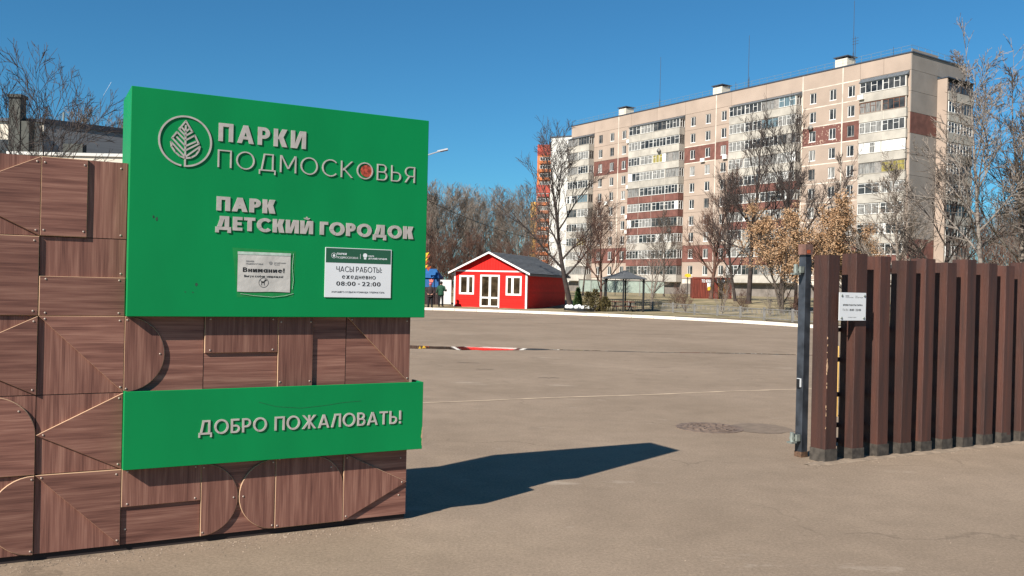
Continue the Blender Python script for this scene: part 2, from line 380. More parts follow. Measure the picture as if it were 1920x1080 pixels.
def stroke_glyph(ch, t, wx=1.0):
    """convex pieces (lists of x,z) of a capital at cap height 1, stroke weight t, and its width"""
    P = []; tv = t; th = t * .88
    def bar(a, b, c, d): P.append([(a, c), (b, c), (b, d), (a, d)])
    def dg(x0, z0, x1, z1, w_):        # slanted stroke with flat ends, w_ = horizontal width
        P.append([(x0, z0), (x0 + w_, z0), (x1 + w_, z1), (x1, z1)])
    def ring(cx, cz, rx, rz, a0, a1, n=26):
        for i in range(n):
            A, B = R(a0 + (a1 - a0) * i / n), R(a0 + (a1 - a0) * (i + 1) / n)
            P.append([(cx + (rx - tv) * math.cos(A), cz + (rz - th) * math.sin(A)), (cx + rx * math.cos(A), cz + rz * math.sin(A)), (cx + rx * math.cos(B), cz + rz * math.sin(B)), (cx + (rx - tv) * math.cos(B), cz + (rz - th) * math.sin(B))])
    def bowl(x0, x1, z0, z1):          # D-shaped bowl, open to the left
        rz = (z1 - z0) / 2; rx = min(rz, x1 - x0 - .02); bar(x0, x1 - rx, z1 - th, z1); bar(x0, x1 - rx, z0, z0 + th); ring(x1 - rx, (z0 + z1) / 2, rx, rz, -90, 90, 16)
    W = .74
    if ch == 'П': W = .72; bar(0, tv, 0, 1); bar(W - tv, W, 0, 1); bar(tv, W - tv, 1 - th, 1)
    elif ch == 'Г': W = .52; bar(0, tv, 0, 1); bar(tv, W, 1 - th, 1)
    elif ch == 'Т': W = .66; bar(0, W, 1 - th, 1); bar(W / 2 - tv / 2, W / 2 + tv / 2, 0, 1 - th)
    elif ch == 'Е': W = .56; bar(0, tv, 0, 1); bar(tv, W, 1 - th, 1); bar(tv, W, 0, th); bar(tv, W - .05, .5 - th / 2, .5 + th / 2)
    elif ch == 'А': W = .84; h_ = tv * 1.08; dg(0, 0, W / 2 - h_ / 2, 1, h_); dg(W - h_, 0, W / 2 - h_ / 2, 1, h_); bar(W * .2, W * .8, .22, .22 + th * .9)
    elif ch == 'Р': W = .62; bar(0, tv, 0, 1); bowl(tv, W, .36, 1)
    elif ch == 'Я': W = .64; bar(W - tv, W, 0, 1); rz = .32; bar(rz, W - tv, 1 - th, 1); bar(rz, W - tv, .36, .36 + th); ring(rz, .68, rz, rz, 90, 270, 16); dg(0, 0, W * .36, .37, tv * 1.15)
    elif ch == 'В': W = .64; bar(0, tv, 0, 1); bowl(tv, W - .05, .52 - th / 2, 1); bowl(tv, W, 0, .52 + th / 2)
    elif ch == 'Б': W = .63; bar(0, tv, 0, 1); bar(tv, W - .05, 1 - th, 1); bowl(tv, W, 0, .58)
    elif ch == 'Ь': W = .62; bar(0, tv, 0, 1); bowl(tv, W, 0, .60)
    elif ch == 'К': W = .70; bar(0, tv, 0, 1); dg(tv * .8, .42, W - tv * 1.25, 1, tv * 1.25); dg(W - tv * 1.2, 0, tv * 1.05, .56, tv * 1.25)
    elif ch in 'ИЙ':
        W = .80; bar(0, tv, 0, 1); bar(W - tv, W, 0, 1); hh_ = min(tv * 1.05, .21); dg(tv * .55, 0.0, W - tv * .55 - hh_, 1, hh_)
        if ch == 'Й': ring(W / 2, 1.21, .20, .13, 185, 355, 12)
    elif ch == 'М': W = .90; bar(0, tv, 0, 1); bar(W - tv, W, 0, 1); dg(W / 2 - tv * .55, .22, tv * .2, 1, tv * 1.1); dg(W / 2 - tv * .55, .22, W - tv * 1.3, 1, tv * 1.1)
    elif ch == 'О': W = .98; ring(W / 2, .5, W / 2, .52, 0, 360, 40)
    elif ch == 'С': W = .86; ring(.49, .5, .49, .52, 42, 318, 34)
    elif ch == 'Д': W = .90; bar(.0, W, 0, th); bar(0, tv * .8, -.20, 0); bar(W - tv * .8, W, -.20, 0); bar(.24, .78, 1 - th, 1); bar(.78 - tv, .78, th, 1 - th); dg(.10, th, .24, 1 - th, tv)
    elif ch == 'Л': W = .74; bar(W - tv, W, 0, 1); bar(.22, W - tv, 1 - th, 1); dg(.0, 0, .22, 1 - th, tv * 1.05)
    elif ch == 'Ж': W = 1.06; m = W / 2; bar(m - tv / 2, m + tv / 2, 0, 1); dg(m - tv * .6, .5, W - tv * 1.25, 1, tv * 1.2); dg(W - tv * 1.2, 0, m - tv * .4, .54, tv * 1.2); dg(m - tv * .6, .5, 0, 1, tv * 1.2); dg(0, 0, m - tv * .75, .54, tv * 1.2)
    elif ch == 'Ы': W = .86; bar(0, tv, 0, 1); bowl(tv, .60, 0, .60); bar(W - tv, W, 0, 1)
    elif ch == 'Н': W = .72; bar(0, tv, 0, 1); bar(W - tv, W, 0, 1); bar(tv, W - tv, .5 - th / 2, .5 + th / 2)
    elif ch == 'Ч': W = .68; bar(W - tv, W, 0, 1); bar(0, tv, .55, 1); bar(0, W - tv, .40, .40 + th)
    elif ch == 'Х': W = .74; dg(0, 0, W - tv * 1.2, 1, tv * 1.2); dg(W - tv * 1.2, 0, 0, 1, tv * 1.2)
    elif ch in 'ШЩ':
        W = .98; bar(0, tv, 0, 1); bar(W / 2 - tv / 2, W / 2 + tv / 2, th, 1); bar(W - tv, W, 0, 1); bar(tv, W - tv, 0, th)
        if ch == 'Щ': bar(W, W + tv * .8, -.16, th); W += tv * .8
    elif ch == 'У': W = .70; dg(.08, 0, W - tv * 1.1, 1, tv * 1.1); dg(W * .40, .36, 0, 1, tv * 1.1)
    elif ch == 'З': W = .60; ring(.28, .74, .28, .26, -90, 150, 14); ring(.29, .27, .30, .27, -150, 90, 14)
    elif ch == 'а': W = .62; ring(.30, .36, .30, .37, 0, 360, 26); bar(W - tv, W, 0, .72)
    elif ch == 'е': W = .66; ring(.33, .36, .33, .37, 0, 318, 26); bar(tv * .6, W - tv * .5, .33, .33 + th * .8)
    elif ch == 'б': W = .64; ring(.32, .34, .32, .35, 0, 360, 26); ring(.46, .36, .46, .64, 95, 190, 10)
    elif ch == 'р': W = .64; bar(0, tv, -.25, .72); ring(.33, .36, .31, .37, 0, 360, 26)
    elif ch == 'у': W = .60; dg(.06, -.25, W - tv * 1.1, .72, tv * 1.1); dg(W * .42, .12, 0, .72, tv * 1.1)
    elif ch == '-': W = .34; bar(0, W, .36, .36 + th)
    elif ch == ':': W = .16; bar(0, .16, .0, .16); bar(0, .16, .46, .62)
    elif ch.lower() == ch and ch.upper() != ch:
        Q, W0_ = stroke_glyph(ch.upper(), t / .74); return [[(a * .76, b * .72) for a, b in q] for q in Q], W0_ * .76
    elif ch == '!': W = .2; bar(.1 - tv / 2, .1 + tv / 2, .30, 1); bar(.1 - tv / 2, .1 + tv / 2, 0, .17)
    return P, W
def sign_letters(parent, txt, x0, x1, z0, z1, y, depth, mname, t=.2, gap=.16, space=.42):
    x = 0; lay = []
    for ch in txt:
        if ch == ' ': x += space; continue
        P, W = stroke_glyph(ch, t); lay.append((P, x)); x += W + gap
    sx = (x1 - x0) / (x - gap); sz = z1 - z0
    for P, dx in lay:
        mb = MB()
        for i, q in enumerate(P):
            poly = [(x0 + (dx + a) * sx, z0 + b * sz) for a, b in q]
            ar = sum(a[0] * b[1] - b[0] * a[1] for a, b in zip(poly, poly[1:] + poly[:1]))
            mb.prism(poly if ar > 0 else poly[::-1], y - depth - .00012 * (i % 7), y)
        mb.build('letter', mname, parent)
def line(parent, txt, x0, x1, z0, z1, y, mname, off=0.0, gap=0.12, space=0.36, name='lettering', depth=0.0006):
    """one printed line as one piece of print: drawn letters, digits from the built-in font"""
    t = .125 + off * 2.6; x = 0; lay = []
    for ch in txt:
        if ch == ' ': x += space; continue
        if ch.isdigit(): v, f, a, b = glyph(ch, 0.0); lay.append((None, (v, f), x - a)); x += b - a + gap + .04
        else: P, W = stroke_glyph(ch, t); lay.append((P, None, x)); x += W + gap
    sx = (x1 - x0) / (x - gap); h = z1 - z0; mb = MB()
    for P, G, dx in lay:
        if G:
            for k, ax in enumerate((0,) if off <= 0 else (0, -off, off, off * .5)): solid_glyph(mb, G[0], G[1], dx + ax, sx, h, x0, z0, y - depth - k * 4e-5, y)
        else:
            for i, q in enumerate(P):
                poly = [(x0 + (dx + a) * sx, z0 + b * h) for a, b in q]
                ar = sum(a[0] * b[1] - b[0] * a[1] for a, b in zip(poly, poly[1:] + poly[:1]))
                mb.prism(poly if ar > 0 else poly[::-1], y - depth - 2e-5 * (i % 7), y)
    return mb.build(name, mname, parent)

# ================================================================== SETTING
KERB = [(-60, 52), (-34, 57), (-20, 58.6), (-12, 58.7), (-4.9, 57.8), (-0.3, 56.3), (3.95, 54.2), (7.0, 52.3), (9.65, 49.9), (12.0, 47.1),
        (13.9, 43.7), (16.0, 38.0), (17.5, 31.0), (18.6, 22.0), (19.5, 10.0), (20, -6)]
def smooth_path(P, n=6):
    out = []
    for i in range(len(P) - 1):
        p0 = Vector(P[max(i - 1, 0)]); p1 = Vector(P[i]); p2 = Vector(P[i + 1]); p3 = Vector(P[min(i + 2, len(P) - 1)])
        for k in range(n):
            t = k / n
            out.append(0.5 * ((2 * p1) + (-p0 + p2) * t + (2 * p0 - 5 * p1 + 4 * p2 - p3) * t * t + (-p0 + 3 * p1 - 3 * p2 + p3) * t ** 3))
    out.append(Vector(P[-1])); return out
KP = smooth_path(KERB)
mb = MB(); mb.quad([(-4000, -4000, -0.03), (4000, -4000, -0.03), (4000, 4000, -0.03), (-4000, 4000, -0.03)])
struct(mb.build('ground', 'soil'))
mb = MB(); mb.quad([(p.x, p.y, 0) for p in reversed(KP)] + [(-60, -6, 0)])
struct(mb.build('asphalt_square', 'asphalt'))
def offs(P, d):
    out = []
    for i, p in enumerate(P):
        t = (P[min(i + 1, len(P) - 1)] - P[max(i - 1, 0)]).normalized(); out.append(p + Vector((-t.y, t.x)) * d)
    return out
# kerb: separate kerb stones along the curve
KO = offs(KP, 0.18)
kerb = bpy.data.objects.new('kerb', None); COL.objects.link(kerb); struct(kerb)
acc = [0.0]
for a, b in zip(KP[:-1], KP[1:]): acc.append(acc[-1] + (b - a).length)
def at_len(P, s):
    for i in range(len(acc) - 1):
        if acc[i + 1] >= s: return P[i].lerp(P[i + 1], (s - acc[i]) / max(1e-6, acc[i + 1] - acc[i]))
    return P[-1].copy()
rng = random.Random(5)
s = 0.0; NK = 0
while s < acc[-1] - 1.5:
    a, b = at_len(KP, s + 0.012), at_len(KP, s + 1.488); c, d = at_len(KO, s + 1.488), at_len(KO, s + 0.012)
    if a.x > -14 and NK < 290:
        h = 0.155 + rng.uniform(-0.008, 0.008)
        MB().flat([tuple(a), tuple(b), tuple(c), tuple(d)], -0.02, h).build('kerb_stone', 'kerb_white', kerb); NK += 1
    s += 1.5
# terrain behind the kerb: rises gently to the buildings
def terrain_z(d):
    t = min(1.0, max(0.0, (d - 8.0) / 24.0)); return 0.11 + 0.90 * t * t * (3 - 2 * t)
mb = MB(); rows = [0.17, 1.2, 2.5, 5, 8, 11, 15, 20, 26, 32, 45, 60, 100, 170, 300]
lines = []
rg = random.Random(3)
for d in rows:
    L_ = []
    for i, p in enumerate(KP):
        c = Vector((-4.0, 20.0)); t = (p - c).normalized()
        q = KO[i] + t * (d - 0.17)
        L_.append((q.x, q.y, terrain_z(d) + (rg.uniform(-0.04, 0.04) if d > 2 else 0)))
    lines.append(L_)
nK = len(KP)
for L_ in lines: mb.v += L_
for j in range(len(rows) - 1):
    for i in range(nK - 1):
        mb.f.append((j * nK + i, j * nK + i + 1, (j + 1) * nK + i + 1, (j + 1) * nK + i)); mb.mi.append(1 if rows[j] < 2.2 else 0)
struct(mb.build('lawn', ['lawn', 'soil'], smooth=True))
def gz(x, y):
    p = Vector((x, y)); dm = min((p - q).length for q in KP)
    return terrain_z(dm) - 0.05

# puddle along the shallow gutter
def wobble_strip(x0, x1, yfun, wfun, n, z, name, mname, seed):
    r = random.Random(seed); top = []; bot = []
    for i in range(n + 1):
        x = x0 + (x1 - x0) * i / n; wd = wfun((x - x0) / (x1 - x0)) * (0.75 + 0.5 * r.random())
        y = yfun(x); top.append((x, y + wd, z)); bot.append((x, y - wd, z))
    m_ = MB()
    for i in range(n): m_.quad([bot[i], bot[i + 1], top[i + 1], top[i]])
    return m_.build(name, mname)
wobble_strip(-7.5, 9.5, lambda x: 23.45 + 0.045 * x + 0.08 * math.sin(x * 1.3),
             lambda t: 0.56 if t < 0.40 else max(0.05, 0.56 - (t - 0.40) * 4), 90, 0.005, 'puddle', 'puddle_water', 2)['kind'] = 'structure'
wobble_strip(-7.7, 12, lambda x: 23.43 + 0.045 * x + 0.08 * math.sin(x * 1.3), lambda t: 0.09, 90, 0.0025, 'gutter', 'crack_dark', 4)['kind'] = 'structure'
# joint between the two asphalt layers, filled with sand
wobble_strip(-9, 12, lambda x: 12.97 + 0.465 * x + 0.03 * math.sin(x * 2.1), lambda t: 0.042, 120, 0.004, 'asphalt_joint', 'seam_sand', 6)['kind'] = 'structure'
for k, (cx, cy, ln, an) in enumerate(((-0.9, 19.0, 0.5, -12), (-0.5, 17.6, 0.35, 8), (-0.4, 38.0, 2.6, 2), (1.0, 46.0, 3.0, -6), (5.0, 33, 3.0, 5), (0.7, 16.2, 0.4, 15))):
    r = random.Random(k); pts = []
    for i in range(13):
        t = (i / 12 - 0.5) * ln; pts.append((cx + t * math.cos(R(an)) , cy + t * math.sin(R(an)) + r.uniform(-0.05, 0.05)))
    m_ = MB()
    for a, b in zip(pts[:-1], pts[1:]): m_.quad([(a[0], a[1] - 0.025, .003), (b[0], b[1] - 0.025, .003), (b[0], b[1] + 0.02, .003), (a[0], a[1] + 0.02, .003)])
    struct(m_.build('asphalt_crack', 'crack_dark'))

# ================================================================== ENTRANCE WALL
W0 = (-2.73, 5.126); WA = R(28.59); S = 0.46; Z0 = 0.04
wall = thing('panel_wall', 'wood-look panel wall with raised geometric boards behind the green sign', 'wall', (W0[0], W0[1], 0), WA)
mb = MB(); mb.box(-4 * S, 5 * S - 0.004, 0.016, 0.36, 0.0, Z0 + 5 * S - 0.006); mb.build('wall_core', 'panel_core_dark', wall)
screw = MB().lathe([(0.0058, 0), (0.0055, 0.0025), (0.003, 0.0035)], 8).mesh('screw', ['screw_metal'], True)
screw.transform(Matrix.Rotation(R(90), 4, 'X'))
def add_screw(u, v, off): put('screw', screw, wall, (u * S, -off, Z0 + v * S))
RAISE = 0.016
def board(poly, grain, off0, off1, name='board'):
    P = [(u * S, Z0 + v * S) for u, v in poly]
    cx = sum(p[0] for p in P) / len(P); cz = sum(p[1] for p in P) / len(P); m_ = MB(); n = len(P); ch = 0.0028 if name == 'raised_board' else 0.0006
    def ins(p):
        l = math.hypot(p[0] - cx, p[1] - cz); k_ = 1 - ch * 1.35 / l; return (cx + (p[0] - cx) * k_, cz + (p[1] - cz) * k_)
    Q = [ins(p) for p in P]; m_.v = [(x, -off1, z) for x, z in Q] + [(x, -off1 + ch, z) for x, z in P] + [(x, -off0, z) for x, z in P]
    m_.f.append(tuple(range(n))); m_.mi.append(0)
    for k_ in range(n):
        a, b = k_, (k_ + 1) % n
        m_.f += [(a, a + n, b + n, b), (a + n, a + 2 * n, b + 2 * n, b + n)]; m_.mi += [1, 1]
    return m_.build(name, ['panel_wood_vertical' if grain == 'v' else 'panel_wood_horizontal', 'panel_edge' if name == 'raised_board' else 'panel_core_dark'], wall)
g_ = 0.004
def cell(c, r, grain, raised):
    board([(c + g_, r + g_), (c + 1 - g_, r + g_), (c + 1 - g_, r + 1 - g_), (c + g_, r + 1 - g_)], grain, -0.014, 0.0, 'board')
    for poly, gr in raised:
        P = [(c + u, r + v) for u, v in poly]
        cu = sum(p[0] for p in P) / len(P); cv = sum(p[1] for p in P) / len(P)
        board([(cu + (u - cu) * 0.992, cv + (v - cv) * 0.992) for u, v in P], gr, 0.001, RAISE, 'raised_board')
        if len(P) < 6:
            for u, v in P:
                l = math.hypot(cu - u, cv - v); k = 0.085 / l
                add_screw(u + (cu - u) * k, v + (cv - v) * k, RAISE)
        else:
            for i in (0, len(P) // 2, len(P) - 1):
                u, v = P[i]; l = math.hypot(cu - u, cv - v); k = 0.06 / l
                add_screw(u + (cu - u) * k, v + (cv - v) * k, RAISE)
RECT = lambda a, b, c, d: [(a, c), (b, c), (b, d), (a, d)]
TRI_UR = [(0.0, 1.0), (1.0, 0.0), (1.0, 1.0)]
TRI_L = [(0.0, 0.5), (1.0, 0.0), (1.0, 1.0)]
TRI_R = [(0.0, 0.0), (1.0, 0.5), (0.0, 1.0)]
D_R = arc(0, .5, .5, -90, 90)
D_L = arc(1, .5, .5, 90, 270)
RND_TR = [(0.0, 0.0), (1.0, 0.0)] + arc(.5, .5, .5, 0, 90) + [(0.0, 1.0)]
cell(0, 4, 'v', [(RECT(0, .53, 0, 1), 'h')]); cell(0, 3, 'v', [(RECT(0, 1, 0, .5), 'h')])
cell(0, 2, 'v', [(TRI_UR, 'h')]); cell(0, 1, 'v', [(TRI_L, 'h')]); cell(0, 0, 'v', [(TRI_UR, 'h')])
cell(-1, 4, 'v', [(TRI_L, 'h')]); cell(-1, 3, 'v', [(RECT(0, 1, 0, 1), 'h')]); cell(-1, 2, 'v', [(TRI_L, 'h')])
cell(-1, 1, 'v', [(RND_TR, 'h')]); cell(-1, 0, 'v', [(D_L, 'h')])
cell(-2, 4, 'h', [(D_R, 'v')]); cell(-2, 3, 'v', [(TRI_UR, 'h')]); cell(-2, 2, 'v', [(RECT(0, 1, .5, 1), 'h')]); cell(-2, 1, 'h', [(TRI_R, 'v')]); cell(-2, 0, 'v', [(RECT(0, .5, 0, 1), 'h')])
for r in range(5): cell(-3, r, 'vh'[r % 2], [(TRI_UR if r % 2 else D_R, 'hv'[r % 2])])
cell(1, 2, 'h', [(D_R, 'v')]); cell(2, 2, 'h', [(RECT(0, 1, .5, 1), 'v')]); cell(3, 2, 'h', [(RECT(0, .5, 0, 1), 'v')]); cell(4, 2, 'h', [(TRI_UR, 'v')])
cell(1, 0, 'h', [(RECT(0, 1, .5, 1), 'v')]); cell(2, 0, 'h', [(arc(0, .5, .495, -90, 90), 'v'), (arc(1, .5, .495, 90, 270), 'v')])
cell(3, 0, 'h', [(RND_TR, 'v')]); cell(4, 0, 'h', [(TRI_R, 'v')])
for c in range(1, 5):
    cell(c, 1, 'v', []); cell(c, 3, 'v', []); cell(c, 4, 'v', [])
for u, v in ((0.92, 4.92), (0.94, 3.55), (1.08, 0.55), (4.9, .86), (4.88, .3), (4.9, 2.93), (0.93, 4.05), (1.06, .2)): add_screw(u, v, 0.0)

# green sign box
SG = (0.463, 2.377, 1.42, 2.792, -0.08, 0.42)
sign = thing('park_sign', 'tall green sign box with silver park name letters on the wall', 'sign', (W0[0], W0[1], 0), WA)
mb = MB(); mb.box(SG[0], SG[1], SG[4], SG[5], SG[2], SG[3])
body = mb.build('sign_body', 'sign_green', sign)
bv = body.modifiers.new('bevel', 'BEVEL'); bv.width = 0.003; bv.segments = 2
YF = SG[4] - 0.0002; LD = 0.006
sign_letters(sign, 'ПАРКИ', 0.966, 1.514, 2.512, 2.625, YF, LD, 'letter_metal', t=.215, gap=.20)
sign_letters(sign, 'ПОДМОСКОВЬЯ', 0.964, 2.280, 2.350, 2.459, YF, LD, 'letter_metal', t=.080, gap=.24)
sign_letters(sign, 'ПАРК', 0.963, 1.325, 2.081, 2.169, YF, LD, 'letter_metal', t=.255, gap=.10)
sign_letters(sign, 'ДЕТСКИЙ ГОРОДОК', 0.959, 2.276, 1.962, 2.048, YF, LD, 'letter_metal', t=.255, gap=.095, space=.34)
# emblem: broken ring and leaf
em = thing('tmp', '', ''); bpy.data.objects.remove(em)
EX, EZ = 0.772, 2.491
def strip(pts, wd, y0, y1, mb):
    for (a, b) in zip(pts[:-1], pts[1:]):
        a = Vector(a); b = Vector(b); d = (b - a); 
        if d.length < 1e-6: continue
        d.normalize(); n = Vector((-d.y, d.x)) * wd / 2; a2 = a - d * wd * 0.3; b2 = b + d * wd * 0.3
        mb.prism([tuple(a2 - n), tuple(b2 - n), tuple(b2 + n), tuple(a2 + n)], y0, y1)
mb = MB(); ro, ri = 0.156, 0.1455
ring = arc(EX, EZ, ro, -90, 262, 70); rin = arc(EX, EZ, ri, -90, 262, 70)
for i in range(70): mb.prism([rin[i], ring[i], ring[i + 1], rin[i + 1]], YF - LD, YF)
mb.build('emblem_ring', 'letter_metal', sign)
mb = MB(); K = 0.156 / 405.0       # emblem drawn in the units of a 405 px radius
def E_(x, y): return (EX + (x - 550) * K, EZ + (550 - y) * K - (x - 550) * K * 0.03)
wd = 0.0100
for pl_ in ([(550, 230), (450, 370), (550, 465), (650, 390), (550, 230)], [(550, 300), (550, 830)], [(550, 400), (490, 340)], [(550, 400), (610, 340)],
            [(540, 530), (420, 420), (350, 520), (530, 700)], [(545, 620), (420, 500)], [(560, 530), (690, 440), (750, 565), (560, 690)], [(555, 625), (700, 540)],
            [(335, 585), (345, 660), (400, 740), (470, 795), (550, 820), (640, 800), (710, 750), (755, 680), (768, 610)], [(335, 585), (550, 800)], [(768, 610), (550, 800)],
            [(550, 830), (550, 945)]):
    strip([E_(*q) for q in pl_], wd, YF - LD + 0.0003, YF, mb)
mb.build('emblem_leaf', 'letter_metal', sign)
mb = MB(); mb.prism(arc(1.929, 2.404, 0.040, 0, 354, 28), YF - 0.003, YF); o = mb.build('sticker', 'sticker_red', sign)
o['label'] = 'rusty red round sticker inside a letter'
mb = MB(); mb.prism(RECT(1.205, 1.232, 2.572, 2.594), YF - 0.003, YF); mb.build('sticker', 'sticker_red', sign)
rs = random.Random(9)
for (u, z, a, b) in ((0.600, 2.02, .008, .012), (0.618, 2.008, .009, .014), (0.855, 1.618, .010, .016), (0.790, 1.572, .006, .004), (0.835, 1.570, .006, .004)):
    P = [(u + a * math.cos(t * .7) * rs.uniform(.4, 1.1), z + b * math.sin(t * .7) * rs.uniform(.5, 1.1)) for t in range(9)]
    MB().prism(P, YF - 0.0004, YF).build('scuff', 'scuff_dark', sign)
# patch of old film left round the paper notice
MB().prism([(1.065, 1.855), (1.10, 1.545), (1.455, 1.55), (1.465, 1.845)], YF - 0.0003, YF).build('film_residue', 'scuff_green', sign)

pn = thing('paper_notice', 'crumpled grey paper notice with a crossed dog, left on the green sign', 'notice', (W0[0], W0[1], 0), WA)
mb = MB(); nx, nz_ = 14, 10; rp_ = random.Random(11); yp = YF - 0.0035
vv = {}
for i in range(nx + 1):
    for j in range(nz_ + 1):
        u = 1.099 + 0.332 * i / nx; z = 1.580 + 0.248 * j / nz_ - 0.002 * math.sin(i * .5)
        vv[i, j] = (u, yp - rp_.uniform(0, 0.0005), z)
for i in range(nx):
    for j in range(nz_): mb.quad([vv[i, j], vv[i + 1, j], vv[i + 1, j + 1], vv[i, j + 1]])
mb.build('sheet', 'paper', pn)
MB().prism([(1.097, 1.814), (1.432, 1.814), (1.432, 1.832), (1.097, 1.832)], YF - 0.0052, YF - 0.0044).build('tape', 'paper_tape', pn)
mb = MB(); mb.path([(1.12, YF - .002, 1.566), (1.20, YF - .004, 1.556), (1.32, YF - .004, 1.548), (1.40, YF - .004, 1.558), (1.455, YF - .002, 1.572)], 0.0012, 5)
mb.path([(1.447, YF - .002, 1.60), (1.452, YF - .004, 1.66), (1.444, YF - .003, 1.74), (1.45, YF - .002, 1.83)], 0.0010, 5); mb.build('torn_film', 'paper_tape', pn)
yt = yp - 0.0006
line(pn, 'Внимание!', 1.131, 1.393, 1.704, 1.733, yt, 'print_black', off=0.03, gap=0.12)
line(pn, 'Выгул собак запрещен!', 1.140, 1.385, 1.672, 1.686, yt, 'print_black', off=0.02, gap=0.12)
line(pn, 'ПАРКИ', 1.150, 1.198, 1.768, 1.777, yt, 'print_grey', off=0.03); line(pn, 'ПОДМОСКОВЬЯ', 1.150, 1.255, 1.752, 1.761, yt, 'print_grey')
line(pn, 'ДЕТСКИЙ ГОРОДОК', 1.325, 1.402, 1.764, 1.770, yt, 'print_grey'); line(pn, 'ПАРК', 1.325, 1.360, 1.752, 1.758, yt, 'print_grey')
mb = MB(); a1 = arc(1.262, 1.639, 0.031, 0, 360, 32); a2 = arc(1.262, 1.639, 0.0285, 0, 360, 32)
for i in range(32): mb.prism([a2[i], a1[i], a1[i + 1], a2[i + 1]], yt - .0005, yt)
mb.build('round_mark', 'print_black', pn)
mb = MB()
for P in ([(1.247, 1.637), (1.268, 1.637), (1.268, 1.647), (1.247, 1.648)], [(1.266, 1.641), (1.276, 1.652), (1.283, 1.653), (1.279, 1.659), (1.270, 1.660), (1.264, 1.648)],
          [(1.248, 1.622), (1.251, 1.622), (1.252, 1.638), (1.248, 1.638)], [(1.264, 1.622), (1.267, 1.622), (1.268, 1.638), (1.264, 1.638)], [(1.241, 1.650), (1.249, 1.644), (1.249, 1.648), (1.243, 1.655)]):
    mb.prism(P, yt - .0005, yt)
mb.build('dog_mark', 'print_black', pn)
MB().prism([(1.316, 1.767), (1.309, 1.755), (1.298, 1.755), (1.291, 1.767), (1.297, 1.775), (1.310, 1.775)], yt - .0005, yt).build('tree_mark', 'print_grey', pn)

hp = thing('hours_plaque', 'white opening hours plaque with dark green header on the green sign', 'plaque', (W0[0], W0[1], 0), WA)
MB().box(1.659, 2.120, YF - 0.006, YF, 1.553, 1.882).build('plate', 'plaque_white', hp)
yt = YF - 0.0062
MB().prism(RECT(1.663, 2.115, 1.782, 1.878), yt - 0.0004, yt).build('header', 'plaque_green', hp)
y2 = yt - 0.0006
line(hp, 'ПАРКИ', 1.737, 1.803, 1.835, 1.848, y2, 'print_white', off=0.03); line(hp, 'ПОДМОСКОВЬЯ', 1.737, 1.882, 1.811, 1.824, y2, 'print_white')
line(hp, 'ПАРК', 1.955, 1.995, 1.829, 1.838, y2, 'print_white', off=0.03); line(hp, 'ДЕТСКИЙ ГОРОДОК', 1.955, 2.088, 1.812, 1.822, y2, 'print_white', off=0.03)
mb = MB(); a1 = arc(1.717, 1.829, 0.018, 0, 360, 24); a2 = arc(1.717, 1.829, 0.016, 0, 360, 24)
for i in range(24): mb.prism([a2[i], a1[i], a1[i + 1], a2[i + 1]], y2 - .0004, y2)
mb.prism([(1.717, 1.842), (1.708, 1.828), (1.717, 1.816), (1.726, 1.828)], y2 - .0004, y2); mb.build('leaf_mark', 'print_white', hp)
MB().prism(RECT(1.8975, 1.8995, 1.812, 1.846), y2 - .0004, y2).build('divider', 'print_white', hp)
mb = MB(); mb.prism(arc(1.932, 1.836, 0.015, 0, 340, 12), y2 - .0004, y2); mb.prism(RECT(1.924, 1.940, 1.810, 1.826), y2 - .0004, y2); mb.build('tree_mark', 'print_white', hp)
line(hp, 'ЧАСЫ РАБОТЫ:', 1.735, 2.052, 1.723, 1.759, yt, 'print_black', off=0.0, gap=0.14)
line(hp, 'ежедневно', 1.775, 2.010, 1.677, 1.708, yt, 'print_black', off=0.006, gap=0.15)
line(hp, '08:00 - 22:00', 1.738, 2.046, 1.631, 1.660, yt, 'print_black', off=0.03, gap=0.16, space=0.25)
line(hp, 'ХОРОШЕГО ОТДЫХА! КОМАНДА ГУБЕРНАТОРА', 1.705, 2.075, 1.583, 1.594, yt, 'print_black', gap=0.13)

# lower green box: open-topped trough with the welcome text
BX = (0.461, 2.379, 0.505, 0.972)
wb = thing('welcome_box', 'long low green trough box with welcome lettering under the sign', 'sign box', (W0[0], W0[1], 0), WA)
mb = MB(); mb.box(BX[0], BX[1], -0.082, -0.066, BX[2], BX[3]); o = mb.build('front_board', 'sign_green', wb)
bv = o.modifiers.new('bevel', 'BEVEL'); bv.width = 0.002; bv.segments = 1
mb = MB(); mb.box(BX[0], BX[0] + 0.014, -0.066, -0.016, BX[2], BX[3] - 0.001); mb.build('end_board', 'sign_green', wb)
mb = MB(); mb.box(BX[1] - 0.014, BX[1], -0.066, 0.10, BX[2], BX[3] - 0.001); mb.build('end_board', 'sign_green', wb)
mb = MB(); mb.box(BX[0] + 0.014, BX[1] - 0.014, -0.066, -0.016, BX[2] + 0.001, BX[2] + 0.013); mb.build('bottom_board', 'sign_green', wb)
sign_letters(wb, 'ДОБРО ПОЖАЛОВАТЬ!', 0.886, 2.219, 0.692, 0.780, -0.0822, LD, 'letter_metal', t=.145, gap=.15, space=.40)
mb = MB(); mb.path([(1.25, -.0822, .878), (1.36, -.0822, .845), (1.52, -.0822, .828), (1.68, -.0822, .838), (1.80, -.0822, .852), (1.93, -.0822, .858)], 0.0010, 4); mb.build('scratch', 'scuff_dark', wb)
mb = MB(); rs = random.Random(4)
for k in range(7):
    z = 0.53 + k * 0.018; mb.prism([(BX[1] - rs.uniform(.002, .011), z), (BX[1] + .001, z), (BX[1] + .001, z + .018), (BX[1] - rs.uniform(.002, .011), z + .018)], -0.0826, -0.0815)
mb.build('chipped_edge', 'panel_edge', wb)

